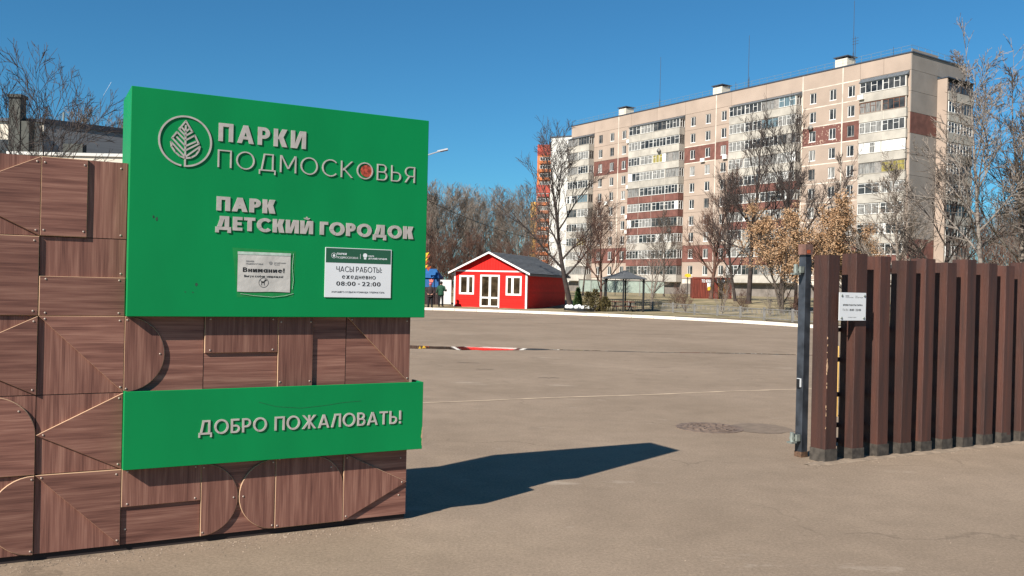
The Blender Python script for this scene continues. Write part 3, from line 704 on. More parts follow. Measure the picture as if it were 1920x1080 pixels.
# ================================================================== FENCE
FA = R(28.75); F0 = (3.088, 8.668)
fen = thing('wooden_fence', 'dark brown fence of square timber beams on metal shoes', 'fence', (F0[0], F0[1], 0), FA)
XS = [0, .387, .755, 1.108, 1.434, 1.780, 2.130, 2.483, 2.818, 3.172]
while len(XS) < 26: XS.append(XS[-1] + 0.352)
BW, BD, BH = 0.164, 0.184, 2.035
rb = random.Random(21)
def chamfer_beam(h):
    c = 0.006; P = [(c, 0), (BW - c, 0), (BW, c), (BW, BD - c), (BW - c, BD), (c, BD), (0, BD - c), (0, c)]
    return MB().flat(P, 0.1, h)
beams = [chamfer_beam(BH + dz).mesh('beam', ['beam_brown']) for dz in (-0.02, -0.004, 0.01, 0.026)]
shoe = MB().box(-0.004, BW + 0.004, -0.004, BD + 0.004, -0.01, 0.125).mesh('beam_shoe', ['shoe_metal'])
for i, x in enumerate(XS):
    o = put('beam', beams[rb.randrange(4)], fen, (x, rb.uniform(-0.004, 0.004), 0)); o.rotation_euler = (R(rb.uniform(-.4, .4)), R(rb.uniform(-.45, .45)), R(rb.uniform(-1, 1)))
    put('beam_shoe', shoe, fen, (x, 0, rb.uniform(-0.012, 0.004)))
for z in (1.915, 1.29, 0.985, 0.63, 0.32, 0.165):
    MB().box(0.07, XS[-1] + BW - 0.02, BD + 0.008, BD + 0.040, z - 0.022, z + 0.022).build('rail', 'rail_steel', fen)
mb = MB(); mb.prism([(0.005, 0.985), (0.004, 0.962), (-0.028, 0.966), (-0.03, 0.984)], -0.012, -0.006) if False else None
# knocked, splintered spot on the first beam
mb = MB(); rs = random.Random(2)
mb.prism([(0.0, .905), (.012, .915), (.016, .94), (.010, .97), (.003, .985), (-.001, .95)], -0.0035, 0.002)
for k in range(26):
    z = rs.uniform(.30, 1.25) if k > 8 else rs.uniform(.86, 1.0); x = rs.uniform(-.001, .004); hh = rs.uniform(.006, .03)
    mb.prism([(x, z), (x + rs.uniform(.002, .005), z), (x + rs.uniform(.002, .005), z + hh), (x, z + hh)], -0.0030, 0.003)
o = mb.build('splintered_wood', 'panel_edge', fen); o['kind'] = 'stuff'
mb = MB(); mb.box(-0.0025, 0.0005, 0.004, 0.15, .940, .950); mb.build('splintered_wood', 'panel_edge', fen)

fp = thing('fence_plaque', 'small square white plaque screwed between the first two fence beams', 'plaque', (F0[0], F0[1], 0), FA)
px0, px1, pz0, pz1 = 0.118, 0.500, 1.392, 1.668
MB().box(px0, px1, -0.030, -0.025, pz0, pz1).build('plate', 'plaque_white', fp)
for x, z in ((px0 + .035, pz0 + .025), (px1 - .03, pz0 + .025), (px0 + .035, pz1 - .03), (px1 - .025, pz1 - .03)):
    mb = MB().lathe([(0.012, 0), (0.012, 0.006), (0.005, 0.008)], 10); m_ = mb.mesh('standoff', ['galvanised'], True); m_.transform(Matrix.Rotation(R(90), 4, 'X')); put('standoff', m_, fp, (x, -0.030, z))
    MB().tube((x, -0.025, z), (x, 0.0, z), .006, .006, 8).build('standoff_stem', 'galvanised', fp)
yq = -0.0302
line(fp, 'ВРЕМЯ РАБОТЫ ПАРКА', .172, .450, 1.536, 1.553, yq, 'print_black', off=.02); line(fp, 'Пн-Вс', .168, .250, 1.488, 1.508, yq, 'print_grey')
line(fp, '8:00 - 22:00', .268, .430, 1.487, 1.508, yq, 'print_black', off=.035, space=.22)
line(fp, 'ПАРКИ', .205, .255, 1.630, 1.639, yq, 'print_black', off=.02); line(fp, 'ПОДМОСКОВЬЯ', .205, .315, 1.616, 1.624, yq, 'print_grey')
line(fp, 'ПАРК', .345, .375, 1.630, 1.637, yq, 'print_grey'); line(fp, 'ДЕТСКИЙ ГОРОДОК', .345, .455, 1.616, 1.624, yq, 'print_grey')
line(fp, 'ХОРОШЕГО ОТДЫХА', .245, .365, 1.420, 1.427, yq, 'print_grey')

gp = thing('gate_post', 'dark steel gate post with orange topped cap beside the fence', 'gate post', (2.941, 8.921, 0), FA)
PW = 0.088
mb = MB(); c = .004; mb.flat([(c, 0), (PW - c, 0), (PW, c), (PW, PW - c), (PW - c, PW), (c, PW), (0, PW - c), (0, c)], -0.01, 2.015); mb.build('post', 'post_steel', gp)
MB().box(-.002, PW + .002, -.002, PW + .002, 0.0, 0.055).build('rusty_foot', 'post_rust', gp)
MB().box(.006, PW - .006, .006, PW - .006, 2.015, 2.04).build('collar', 'black_plastic', gp)
MB().box(-.004, PW + .008, -.004, PW + .008, 2.04, 2.145).build('cap', 'cap_brown', gp)
MB().box(.012, .058, -.006, -.003, 2.052, 2.088).build('cap_reflector', 'cap_orange', gp)
for z in (1.885, 0.195):
    h = MB(); h.box(-0.10, 0.0, .025, .065, z - .012, z + .012); h.tube((-.085, .045, z - .055), (-.085, .045, z + .055), .022, .022, 10, 0, True)
    h.tube((-.02, .045, z - .035), (-.02, .045, z + .035), .024, .024, 8, 0, True); h.box(-.125, -.05, .012, .078, z - .050, z - .035); h.box(-.06, -.01, .005, .085, z - .03, z + .035)
    h.build('hinge', 'galvanised', gp)
MB().box(-.016, -.0005, .018, .066, .706, .792).build('bell_box', 'plaque_white', gp)
MB().box(-.019, -.0165, .024, .066, .700, .788).build('bell_face', 'black_plastic', gp)
tag(MB().lathe([(.02, 0), (.02, .93), (.012, .95)], 10).build('yellow_pole', 'yellow_paint', None, True, (4.42, 12.0, 0)), 'short yellow pole standing behind the gap in the fence', 'pole')

# manhole and patch
mh = thing('manhole_cover', 'round cast iron manhole cover set in the asphalt', 'manhole', (2.42, 10.72, 0))
MB().lathe([(.40, 0), (.40, .006), (.335, .006), (.335, .004)], 40).build('frame_ring', 'iron', mh)
MB().lathe([(.325, 0), (.325, .008), (.0, .008)], 40).build('lid', 'iron', mh)
mb = MB()
for r in (.06, .13, .20, .27):
    n = max(6, int(r * 70))
    for k in range(n):
        a0 = 2 * math.pi * (k + .15) / n; a1 = 2 * math.pi * (k + .85) / n
        mb.flat([(r * math.cos(a0), r * math.sin(a0)), ((r + .035) * math.cos(a0), (r + .035) * math.sin(a0)), ((r + .035) * math.cos(a1), (r + .035) * math.sin(a1)), (r * math.cos(a1), r * math.sin(a1))], .008, .014)
mb.build('lid_studs', 'iron', mh)
r = random.Random(8); mb = MB(); mb.quad([(3.05 + .42 * math.cos(t / 20 * 6.283) * r.uniform(.85, 1.1), 10.78 + .40 * math.sin(t / 20 * 6.283) * r.uniform(.85, 1.1), .003) for t in range(20)])
mat('patch', (.17, .125, .09), .9, var=.15, scale=9); struct(mb.build('asphalt_patch', 'patch'))
mat('drift_sand', (0.235, 0.176, 0.125), .95, var=.2, scale=9, bump=.4, bscale=40)
def drift(O, A, u0, u1, front, seed):
    r = random.Random(seed); m_ = MB(); n = int((u1 - u0) / .05); ca, sa_ = math.cos(A), math.sin(A); L0, L1, L2 = [], [], []
    P = lambda u, v, z: (O[0] + u * ca - v * sa_, O[1] + u * sa_ + v * ca, z)
    wv_ = 0.0
    for i in range(n + 1):
        u = u0 + (u1 - u0) * i / n; wv_ = .8 * wv_ + .2 * r.uniform(0, 1); wd_ = .03 + .10 * wv_; h_ = .006 + .012 * wv_
        L0.append(P(u, front - wd_, .0012)); L1.append(P(u, front - wd_ * .3, h_)); L2.append(P(u, front + .05, h_ * .8))
    for i in range(n): m_.quad([L0[i], L0[i + 1], L1[i + 1], L1[i]]); m_.quad([L1[i], L1[i + 1], L2[i + 1], L2[i]])
    return m_.build('sand_drift', 'drift_sand', None, True)
struct(drift(F0, FA, -.25, 8.9, -.01, 5))
# loose grit
mb = MB(); r = random.Random(77)
def grit(x, y, s):
    i = len(mb.v); a = r.uniform(0, 6.28)
    for k in range(4): mb.v.append((x + s * math.cos(a + k * 1.57) * r.uniform(.6, 1.2), y + s * math.sin(a + k * 1.57) * r.uniform(.6, 1.2), 0.001))
    mb.v.append((x, y, s * r.uniform(.5, .9)))
    for k in range(4): mb.f.append((i + k, i + (k + 1) % 4, i + 4)); mb.mi.append(0)
for k in range(1500): grit(r.uniform(-3.5, 6), r.uniform(3.4, 10) , r.uniform(.002, .007))
for k in range(1300):     # swept up along the wall and the fence
    u = r.uniform(-1.8, 2.4); o_ = -abs(r.gauss(0.02, .12)); grit(W0[0] + u * math.cos(WA) - o_ * math.sin(WA) , W0[1] + u * math.sin(WA) + o_ * math.cos(WA), r.uniform(.002, .008))
for k in range(1300):
    u = r.uniform(-.3, 6); o_ = r.gauss(-.02, .10); grit(F0[0] + u * math.cos(FA) - o_ * math.sin(FA), F0[1] + u * math.sin(FA) + o_ * math.cos(FA), r.uniform(.002, .009))
stuff(mb.build('grit', 'pebble'), 'loose grit and small stones on the asphalt', 'grit')

# ================================================================== RED SHED
SA = R(-20.0)
WS, DS, HS, AP = 5.6, 9.5, 2.62, 3.98
sx0 = 1.05 - WS * math.cos(SA); sy0 = 62.6 - WS * math.sin(SA)
shed = thing('red_shed', 'bright red wooden shed with white windows and grey shingle roof', 'shed', (sx0, sy0, 0.10), SA)
MB().box(0.02, WS - .02, 0.03, DS - .03, 0, HS).build('wall_core', 'red_paint', shed)
openings = [(.42, 1.58, .92, 2.30), (2.05, 3.55, .02, 2.36), (4.02, 5.20, .92, 2.30)]
z = 0.02
while z < HS - .1:       # front cladding boards, cut round the openings
    z1 = min(z + .168, HS - .10); xs = [(0.06, WS - .06)]
    for a, b, c, d in openings:
        if z1 > c and z < d:
            nx_ = []
            for p, q in xs:
                if a > p and b < q: nx_ += [(p, a), (b, q)]
                else: nx_.append((p, q))
            xs = nx_
    for p, q in xs: MB().prism([(p, z + .0035), (q, z + .0035), (q, z1 - .0035), (p, z1 - .0035)], 0.006, .028).build('cladding_board', 'red_paint', shed)
    z += .172
z = 0.02
while z < HS - .05:
    MB().box(WS - .022, WS + .002, .06, DS - .05, z + .005, z + .167).build('cladding_board', 'red_paint', shed); z += .172
x = 0.2
while x < WS - .2:       # vertical boards in the gable
    h0 = lambda q: HS + (AP - .10 - HS) * (1 - abs(q - WS / 2) / (WS / 2))
    x1 = min(x + .21, WS - .2)
    P = [(x + .004, HS + .06), (x1 - .004, HS + .06), (x1 - .004, max(HS + .07, h0(x1))), (x + .004, max(HS + .07, h0(x)))]
    if x < WS / 2 < x1: P.insert(3, (WS / 2, h0(WS / 2)))
    MB().prism(P, 0.0, .03).build('gable_board', 'red_paint', shed); x += .215
MB().prism([(0.15, HS), (WS - .15, HS), (WS / 2, AP - .12)], .03, .06).build('gable_back', 'red_paint', shed)
MB().box(.0, WS, -.018, .028, HS - .045, HS + .05).build('trim_board', 'white_trim', shed)
for x in (0.0, WS - .11): MB().box(x, x + .11, -.016, .03, 0, HS - .046).build('corner_trim', 'white_trim', shed)
MB().box(WS + .003, WS + .02, -.016, .10, 0, HS - .046).build('corner_trim', 'white_trim', shed)
def framed(name, x0, x1, z0, z1, mull, low=None):
    f = MB(); t = .10
    f.box(x0, x0 + t, -.03, .02, z0, z1); f.box(x1 - t, x1, -.03, .02, z0, z1); f.box(x0 + t, x1 - t, -.03, .02, z1 - t, z1); f.box(x0 + t, x1 - t, -.03, .02, z0, z0 + t)
    # inner sashes
    t2 = .085; xi0, xi1, zi0, zi1 = x0 + t + .03, x1 - t - .03, z0 + t + .03, z1 - t - .03
    f.box(x0 + t, x1 - t, -.012, .015, zi1, z1 - t); f.box(x0 + t, x1 - t, -.012, .015, z0 + t, zi0); f.box(x0 + t, xi0, -.012, .015, zi0, zi1); f.box(xi1, x1 - t, -.012, .015, zi0, zi1)
    f.box(mull - t2, mull + t2, -.020, .012, zi0, zi1)
    if low: f.box(xi0, mull - t2, -.018, .012, low - .06, low + .06); f.box(mull + t2, xi1, -.018, .012, low - .06, low + .06)
    fo = f.build(name, 'white_trim', shed)
    rows_ = [(zi0, zi1)] if not low else [(zi0, low - .06), (low + .06, zi1)]
    for a, b in rows_:
        for p, q in ((xi0, mull - t2), (mull + t2, xi1)):
            MB().box(p, q, .0, .008, a, b).build('pane', 'glass_warm', fo)
    return fo
framed('window', *openings[0], 1.10); framed('double_door', *openings[1], 2.80, .72); framed('window', *openings[2], 4.52)
MB().box(2.15, 3.45, -.28, -.04, -.02, .07).build('door_step', 'dark_brick', shed)
# roof: two slopes with overhang, shingle courses as strips
RO = .30; rise = AP - HS; half = WS / 2
sl = rise / half
roof = MB()
for sgn in (-1, 1):
    xa, xb = WS / 2, WS / 2 + sgn * (half + RO); za, zb = AP + .02, AP + .02 - sl * (half + RO)
    y0, y1 = -.34, DS + .3
    for zo, in ((0,),):
        roof.quad([(xa, y0, za), (xb, y0, zb), (xb, y1, zb), (xa, y1, za)][::sgn]); roof.quad([(xa, y0, za - .05), (xb, y0, zb - .05), (xb, y1, zb - .05), (xa, y1, za - .05)][::-sgn])
ro = roof.build('roof', 'roof_shingle', shed)
for k in range(14):
    a = k / 14; b = (k + 1) / 14; m_ = MB(); xa = WS / 2 + (half + RO) * a; xb = WS / 2 + (half + RO) * b + .01
    za = AP + .022 - sl * (half + RO) * a; zb = AP + .022 - sl * (half + RO) * b
    m_.quad([(xa, -.35, za + .004), (xb, -.35, zb + .022), (xb, DS + .31, zb + .022), (xa, DS + .31, za + .004)]); m_.quad([(xb, -.35, zb), (xb, DS + .31, zb), (xb, DS + .31, zb + .022), (xb, -.35, zb + .022)])
    m_.build('shingle_course', 'roof_shingle', ro)
for sgn in (-1, 1):
    xa, xb = WS / 2, WS / 2 + sgn * (half + RO + .02); P = [(xa, AP + .03), (xa, AP - .10), (xb, AP - .10 - sl * (half + RO)), (xb, AP + .03 - sl * (half + RO))]
    MB().prism(P if sgn < 0 else P[::-1], -.385, -.345).build('barge_board', 'white_trim', shed)
ze = AP - .03 - sl * (half + RO)
MB().box(WS + RO + .012, WS + RO + .035, -.34, DS + .3, ze - .13, ze + .02).build('eaves_board', 'fence_grey', shed)

# ================================================================== APARTMENT BLOCK
BA = R(124.38)
blk = thing('apartment_block', 'long ten storey beige and brown panel apartment block with glazed balconies', 'apartment block', (52.296, 118.0, 0.3), BA)
BL, BDp, BZ = 72.7, 13.3, 33.65
ZS0 = 29.22     # sill height of the top storey
ST = 2.80
core = MB(); core.box(0, BL, -BDp, -0.14, 0, BZ); core.build('wall_core', 'facade_joint', blk)
def holed(x0, x1, z0, z1, holes, name, mname, yf, parent, rec=.14, matlist=None):
    """front panel at y=yf (outwards +y) with rectangular holes and reveals"""
    m_ = MB(); xs = sorted({x0, x1, *[h[0] for h in holes], *[h[1] for h in holes]}); zs = sorted({z0, z1, *[h[2] for h in holes], *[h[3] for h in holes]})
    for i in range(len(xs) - 1):
        for j in range(len(zs) - 1):
            cx = (xs[i] + xs[i + 1]) / 2; cz = (zs[j] + zs[j + 1]) / 2
            if any(h[0] < cx < h[1] and h[2] < cz < h[3] for h in holes): continue
            m_.quad([(xs[i + 1], yf, zs[j]), (xs[i], yf, zs[j]), (xs[i], yf, zs[j + 1]), (xs[i + 1], yf, zs[j + 1])])
    yb = yf - rec
    for h in holes:
        a, b, c, d = h
        m_.quad([(a, yf, c), (b, yf, c), (b, yb, c), (a, yb, c)]); m_.quad([(a, yf, d), (a, yb, d), (b, yb, d), (b, yf, d)])
        m_.quad([(a, yf, c), (a, yb, c), (a, yb, d), (a, yf, d)]); m_.quad([(b, yf, c), (b, yf, d), (b, yb, d), (b, yb, c)])
    m_.quad([(x0, yf, z1), (x0, yb, z1), (x1, yb, z1), (x1, yf, z1)]); m_.quad([(x0, yf, z0), (x1, yf, z0), (x1, yb, z0), (x0, yb, z0)])
    m_.quad([(x0, yf, z0), (x0, yb, z0), (x0, yb, z1), (x0, yf, z1)]); m_.quad([(x1, yf, z0), (x1, yf, z1), (x1, yb, z1), (x1, yb, z0)])
    return m_
WW, WH = 1.14, 1.56
def win_mesh(wd, ht, frame, glass, split):
    f = MB(); t = .075
    f.box(0, wd, -.04, .03, 0, t); f.box(0, wd, -.04, .03, ht - t, ht); f.box(0, t, -.04, .03, t, ht - t); f.box(wd - t, wd, -.04, .03, t, ht - t)
    f.box(wd * split - t / 2, wd * split + t / 2, -.04, .03, t, ht - t); f.box(-.03, wd + .03, .03, .12, -.07, -.005)
    return f.mesh('window', [frame]), MB().box(t, wd - t, -.03, -.01, t, ht - t).mesh('pane', [glass])
wv = [win_mesh(WW, WH, fr, gl, sp) for fr, gl, sp in (('window_white', 'glass', .4), ('window_white', 'glass', .6), ('window_white', 'glass_curtain', .4), ('window_white', 'glass', .5), ('window_grey', 'glass', .42), ('window_white', 'glass_curtain', .6))]
SEC = [0.0, 17.2, 41.3, 65.5]
rw = random.Random(31)
zrow = lambda r_: ZS0 - ST * r_        # sill height of storey r (0 = top)
def window_at(parent, t, z, y):
    a, b = wv[rw.choice((0, 0, 0, 1, 1, 2, 3, 3, 4, 5))]; o = put('window', a, parent, (t - WW / 2, y, z)); put('pane', b, o, (0, 0, 0)); return o
groups = [((7.6, 10.35), (8.95,)), ((10.40, 17.17), (11.97, 15.35)), ((31.0, 34.25), (32.55,)), ((34.30, 41.27), (36.0, 39.40)), ((55.0, 58.45), (56.85,)), ((58.50, 65.47), (60.25, 63.60))]
pmesh = {}
for r_ in range(10):
    for gi, ((a, b), ts) in enumerate(groups):
        zb = zrow(r_); z0, z1 = zb - .60, zb + ST - .64
        mname = 'facade_brown' if r_ in (2, 8) else 'facade_beige'
        if r_ == 2 and gi == 1: mname = 'facade_peel'
        key = (gi, mname)
        if key not in pmesh:
            pmesh[key] = holed(a, b, -.60, ST - .64, [(t - WW / 2, t + WW / 2, 0.0, WH) for t in ts], 'p', mname, 0, blk).mesh('facade_panel', [mname])
        put('facade_panel', pmesh[key], blk, (0, 0, zb))
        for t in ts: window_at(blk, t, zb, -.10)
jh = {}
for r_ in range(11):
    for gi in (0, 1, 3):
        (a, b), ts = groups[gi]
        if gi == 3 and r_ not in (2, 3): continue
        if gi not in jh: jh[gi] = MB().box(a, b, -.02, .006, -.70, -.56).mesh('joint_strip', ['facade_joint'])
        put('joint_strip', jh[gi], blk, (0, 0, zrow(r_ - 1)))
for t in (10.38, 17.19, 34.28, 58.48):
    MB().box(t - .09, t + .09, -.02, .009, zrow(9) - .6, BZ - .02).build('joint_strip', 'facade_joint', blk)
# attic panels and gable panels
cuts = [0, 4.0, 7.58, 10.38, 17.18, 24.0, 31.0, 34.28, 41.28, 48.2, 55.0, 58.48, 65.48, BL]
for a, b in zip(cuts[:-1], cuts[1:]):
    MB().box(a + .02, b - .02, -.14, .0, zrow(0) + ST - .60, BZ).build('attic_panel', 'facade_beige', blk)
for a, b, rr in ((0, 7.58, range(10)), (17.22, 30.98, range(10)), (41.32, 54.98, range(10)), (65.5, BL, range(10))):   # walls behind the balconies
    m_ = MB().box(a + .02, b - .02, -.14, -.02, -.60, ST - .64).mesh('balcony_back_panel', ['facade_beige'])
    for r_ in rr: put('balcony_back_panel', m_, blk, (0, 0, zrow(r_)))
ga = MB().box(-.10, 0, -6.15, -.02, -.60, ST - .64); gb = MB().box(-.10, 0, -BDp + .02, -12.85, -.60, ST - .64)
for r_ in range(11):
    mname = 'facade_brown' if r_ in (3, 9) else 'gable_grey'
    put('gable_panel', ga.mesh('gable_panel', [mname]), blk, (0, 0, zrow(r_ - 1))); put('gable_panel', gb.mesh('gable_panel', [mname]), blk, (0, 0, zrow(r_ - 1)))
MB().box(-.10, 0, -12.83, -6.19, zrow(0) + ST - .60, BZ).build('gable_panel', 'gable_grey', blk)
MB().box(-.10, BL + .1, -BDp - .1, .02, 0, zrow(9) - 1.45).build('plinth', 'plinth_grey', blk)
MB().box(-.22, BL + .2, -.34, .10, BZ, BZ + .16).build('roof_flashing', 'flashing', blk)
MB().box(-.22, .12, -BDp - .1, -.342, BZ, BZ + .16).build('roof_flashing', 'flashing', blk)
# balconies
FRM = ['window_white', 'window_white', 'window_white', 'window_white', 'window_grey']
def unit_mesh(n, pw, h, frame, glass, solid=()):
    f = MB(); t = .06; wd = n * pw
    f.box(0, wd, -.05, .05, 0, t); f.box(0, wd, -.05, .05, h - t, h)
    for k in range(n + 1):
        x = min(max(k * pw - t / 2, 0), wd - t); f.box(x, x + t, -.05, .05, t, h - t)
    for k in range(n):
        if k in solid: f.box(k * pw + t / 2, (k + 1) * pw - t / 2, -.02, .03, t, h - t)
        else:
            f.box(k * pw + t / 2, (k + 1) * pw - t / 2, -.02, .0, t, h - t, 1)
            if (k + n) % 2: f.box(k * pw + t / 2, (k + 1) * pw - t / 2, .0, .035, h * .62, h * .62 + .05)
    return f.mesh('glazing_unit', [frame, glass])
ucache = {}
def unit(parent, x, y, z, n, pw, h, frame, glass, solid=(), rz=0.0):
    k = (n, round(pw, 3), h, frame, glass, solid)
    if k not in ucache: ucache[k] = unit_mesh(n, pw, h, frame, glass, solid)
    return put('glazing_unit', ucache[k], parent, (x, y, z), rz)
def balcony(parent, x0, x1, out, z, pm, rng_, end=True, style=None, top=False, y0=0.0):
    P = MB(); y1 = y0 + out; zp = z - 1.22
    P.box(x0, x1, y1 - .09, y1, zp, z - .02); P.box(x0, x0 + .09, y0, y1 - .09, zp, z - .02); P.box(x1 - .09, x1, y0, y1 - .09, zp, z - .02)
    P.box(x0 + .09, x1 - .09, y0, y1 - .09, zp, zp + .15)
    k = x0 + 3.3
    bo = P.build('balcony', pm, parent)
    MB().box(x0 - .04, x1 + .04, y1 - .06, y1 + .05, z - .018, z + .03).build('rail_cap', 'parapet_grey', bo)
    while k < x1 - 1.5:
        MB().box(k - .02, k + .02, y1 + .001, y1 + .012, zp, z - .03).build('joint_strip', 'facade_joint', bo); k += 3.3
    hz = 1.46; x = x0 + .02; i = 0; L = x1 - x0 - .04
    nun = max(2, round(L / 3.0)); uw = L / nun
    for i in range(nun):
        c = rng_.random(); gl = 'glass' if c < .50 else 'glass_curtain' if c < .92 else 'glass_blue' if c < .955 else 'glass' if c < .985 else 'glass_yellow'
        fr = style[0] if style and style[0] else FRM[int(rng_.random() * 5)]; n = rng_.choice((3, 4, 4))
        sol = ()
        if style and style[1] == 'solid': n = 4; sol = (0, 1, 2, 3) if i != nun - 1 else (0, 2, 3); fr = 'window_white'
        elif rng_.random() < .18: sol = (rng_.randrange(n),)
        gap = .16 if rng_.random() < .4 else 0
        unit(bo, x + gap, y1 - .06, z + .03, n, (uw - .04 - gap) / n, hz, fr, gl, sol)
        if gap: MB().box(x, x + gap - .01, y1 - .10, y1 - .03, z + .03, z + .03 + hz).build('corner_board', 'parapet_grey', bo)
        x += uw
    if end:
        unit(bo, x0 + .05, y0 + .02, z + .03, 2, (out - .14) / 2, hz, rng_.choice(FRM), 'glass', (), R(90))
    if not top: pass
    return bo
rbal = random.Random(12)
BALS = [(.28, 7.35, .45), (17.35, 30.35, 1.25), (41.35, 54.25, 1.25), (65.6, 72.2, 1.25)]
for bi, (a, b, o_) in enumerate(BALS):
    for r_ in range(10):
        brown = (bi in (1, 2) and r_ in (4, 5, 6, 8)) or (bi == 0 and r_ == 8)
        style = None
        if bi == 0 and r_ == 3: style = ('window_white', 'solid')
        if bi == 0 and r_ in (0, 2): style = ('window_white', None)
        if bi == 0 and r_ == 1: style = ('window_brown', None)
        if bi == 3 and r_ == 0: style = ('window_grey', None)
        balcony(blk, a, b, o_, zrow(r_), 'facade_brown' if brown else 'parapet_grey', rbal, o_ > 1, style)
    zt = zrow(0) + 1.52; P = MB()
    P.quad([(a - .1, o_ + .15, zt), (a - .1, .0, zt + .62), (b + .1, .0, zt + .62), (b + .1, o_ + .15, zt)]); P.quad([(a - .1, o_ + .15, zt), (b + .1, o_ + .15, zt), (b + .1, 0, zt - .02), (a - .1, 0, zt - .02)])
    P.quad([(a - .1, 0, zt - .02), (a - .1, 0, zt + .62), (a - .1, o_ + .15, zt)]); P.quad([(b + .1, 0, zt - .02), (b + .1, o_ + .15, zt), (b + .1, 0, zt + .62)])
    P.build('balcony_canopy', 'sheet_roof', blk)
# side bay: flank wall and balconies on the gable
MB().box(-1.5, -.10, -6.42, -6.2, 1.3, 31.0).build('bay_flank', 'facade_beige', blk)
MB().box(-1.5, -.10, -12.8, -12.6, 1.3, 31.0).build('bay_flank', 'facade_beige', blk)
MB().box(-1.62, -.10, -12.9, -6.1, 31.0, 31.14).build('bay_roof', 'flashing', blk)
for r_ in range(10):
    z = zrow(r_); P = MB(); P.box(-1.62, -1.50, -12.85, -6.45, z - 1.22, z - .02); P.box(-1.5, -.12, -12.58, -6.44, z - 1.22, z - 1.06)
    bo = P.build('balcony', 'parapet_grey', blk)
    for k in range(2):
        fr = rbal.choice(('window_grey', 'window_white', 'window_white')); unit(bo, -1.56, -12.6 + k * 3.06, z, 4, .76, 1.44 if r_ else 1.2, 'rail_steel' if r_ == 0 else fr, 'glass', (), R(90))
# roof gear
for t in (59.4, 35.6, 11.9):
    v = MB(); v.box(t - 1.0, t + 1.0, -3.6, -1.6, BZ, BZ + 1.75); vo = v.build('vent_shaft', 'render_cream', blk)
    c_ = MB(); c_.box(t - 1.2, t + 1.2, -3.8, -1.4, BZ + 2.0, BZ + 2.12); 
    for dx in (-.9, .9):
        for dy in (-3.5, -1.7): c_.box(t + dx - .06, t + dx + .06, dy - .06, dy + .06, BZ + 1.75, BZ + 2.0)
    c_.build('vent_cap', 'flashing', vo)
for t, y, h in ((52.9, -5, 10.8), (32.0, -5, 10.2), (11.6, -4, 10.6), (10.6, -3, 5.0), (3.9, -2, 1.9), (58.7, -2, 2.2), (32.0, -2, 2.0), (29.2, -2, 2.4)):
    a_ = MB(); a_.tube((t, y, BZ), (t, y, BZ + h), .05, .03, 6); 
    if h > 5: a_.tube((t, y, BZ), (t, y, BZ + 3), .10, .08, 6)
    elif h > 3: [a_.tube((t - .5, y, BZ + h - q), (t + .5, y, BZ + h - q), .03, .03, 5) for q in (.3, .7, 1.1)]
    a_.build('antenna', 'flashing', blk)
rl = MB()
for z in (.45, .9): rl.tube((.1, -.2, BZ + .16 + z), (BL, -.2, BZ + .16 + z), .018, .018, 4); rl.tube((.1, -.2, BZ + .16 + z), (.1, -BDp, BZ + .16 + z), .018, .018, 4)
for k in range(49): rl.tube((.1 + k * 1.5, -.2, BZ + .1), (.1 + k * 1.5, -.2, BZ + 1.08), .02, .02, 4)
for k in range(9): rl.tube((.1, -.2 - k * 1.6, BZ + .1), (.1, -.2 - k * 1.6, BZ + 1.08), .02, .02, 4)
rl.build('roof_railing', 'galvanised', blk)
acm = MB(); acm.box(-.42, .42, 0, .34, 0, .58); acm.box(-.46, .46, 0, .36, -.06, -.01)
acm = acm.mesh('air_conditioner', ['window_white'])
for t, r_, y, dz in ((7.0, 0, .46, -.75), (30.2, 0, .02, -.9), (55.4, 0, 0.02, -.9), (55.3, 3, .02, -.9), (55.4, 5, .02, -.8), (55.4, 6, .02, -.8), (36.9, 2, .02, -.7), (32.0, 2, .02, -.7), (9.8, 5, .02, -.7), (61.4, 4, .02, -.7)):
    put('air_conditioner', acm, blk, (t, y, zrow(r_) + dz))
dm = MB().lathe([(.05, .0), (.34, .10), (.42, .2)], 14).mesh('satellite_dish', ['window_grey'], True); dm.transform(Matrix.Rotation(R(-80), 4, 'X'))
for t, r_, y in ((15.5, 1, .15), (46.0, 1, 1.42), (24.0, 3, 1.42), (20.0, 4, 1.42), (43, 6, 1.42)): put('satellite_dish', dm, blk, (t, y, zrow(r_) - .75))

# ================================================================== FAR BUILDINGS
wbk = thing('white_block', 'plain white gable block beside the left end of the beige block', 'building', (7.6, 188.0, 0.3), R(-28))
MB().box(0, 9, 0, 12, 0, 33.0).build('wall_core', 'white_wall', wbk)
wp = MB().box(.02, 4.47, -.06, -.002, .03, 2.77).mesh('wall_panel', ['white_wall'])
for k in range(11):
    for q in range(2): put('wall_panel', wp, wbk, (q * 4.5, 0, 1.9 + k * 2.8))
MB().box(-.15, 9.15, -.15, 12.1, 33.0, 33.25).build('roof_flashing', 'flashing', wbk)
ot = thing('orange_tower', 'slim orange and red brick tower block beyond the wood', 'building', (6.6, 300.0, 0), R(-12))
MB().box(1.0, 14, 0, 14, 0, 49.6).build('tower_wall', 'orange_brick', ot); MB().box(-1.2, .99, 1.0, 12, 0, 30.5).build('lower_wing', 'yellow_brick', ot)
MB().box(.99, 7.6, -.2, -.01, 46.2, 49.7).build('parapet_band', 'red_brick', ot)
MB().box(.99, 7.6, -1.0, -.01, 33.4, 36.0).build('parapet_band', 'red_brick', ot)
tw = MB(); tw.box(0, 3.9, -.9, -.02, 0, 1.0, 0); tw.box(.1, 3.8, -.7, -.02, 1.0, 2.25, 1)
for k in range(5): tw.box(.1 + k * .9, .22 + k * .9, -.78, -.70, 1.0, 2.25, 2)
tw.box(.1, 3.8, -.78, -.7, 1.0, 1.1, 2); tw.box(.1, 3.8, -.78, -.7, 2.15, 2.25, 2)
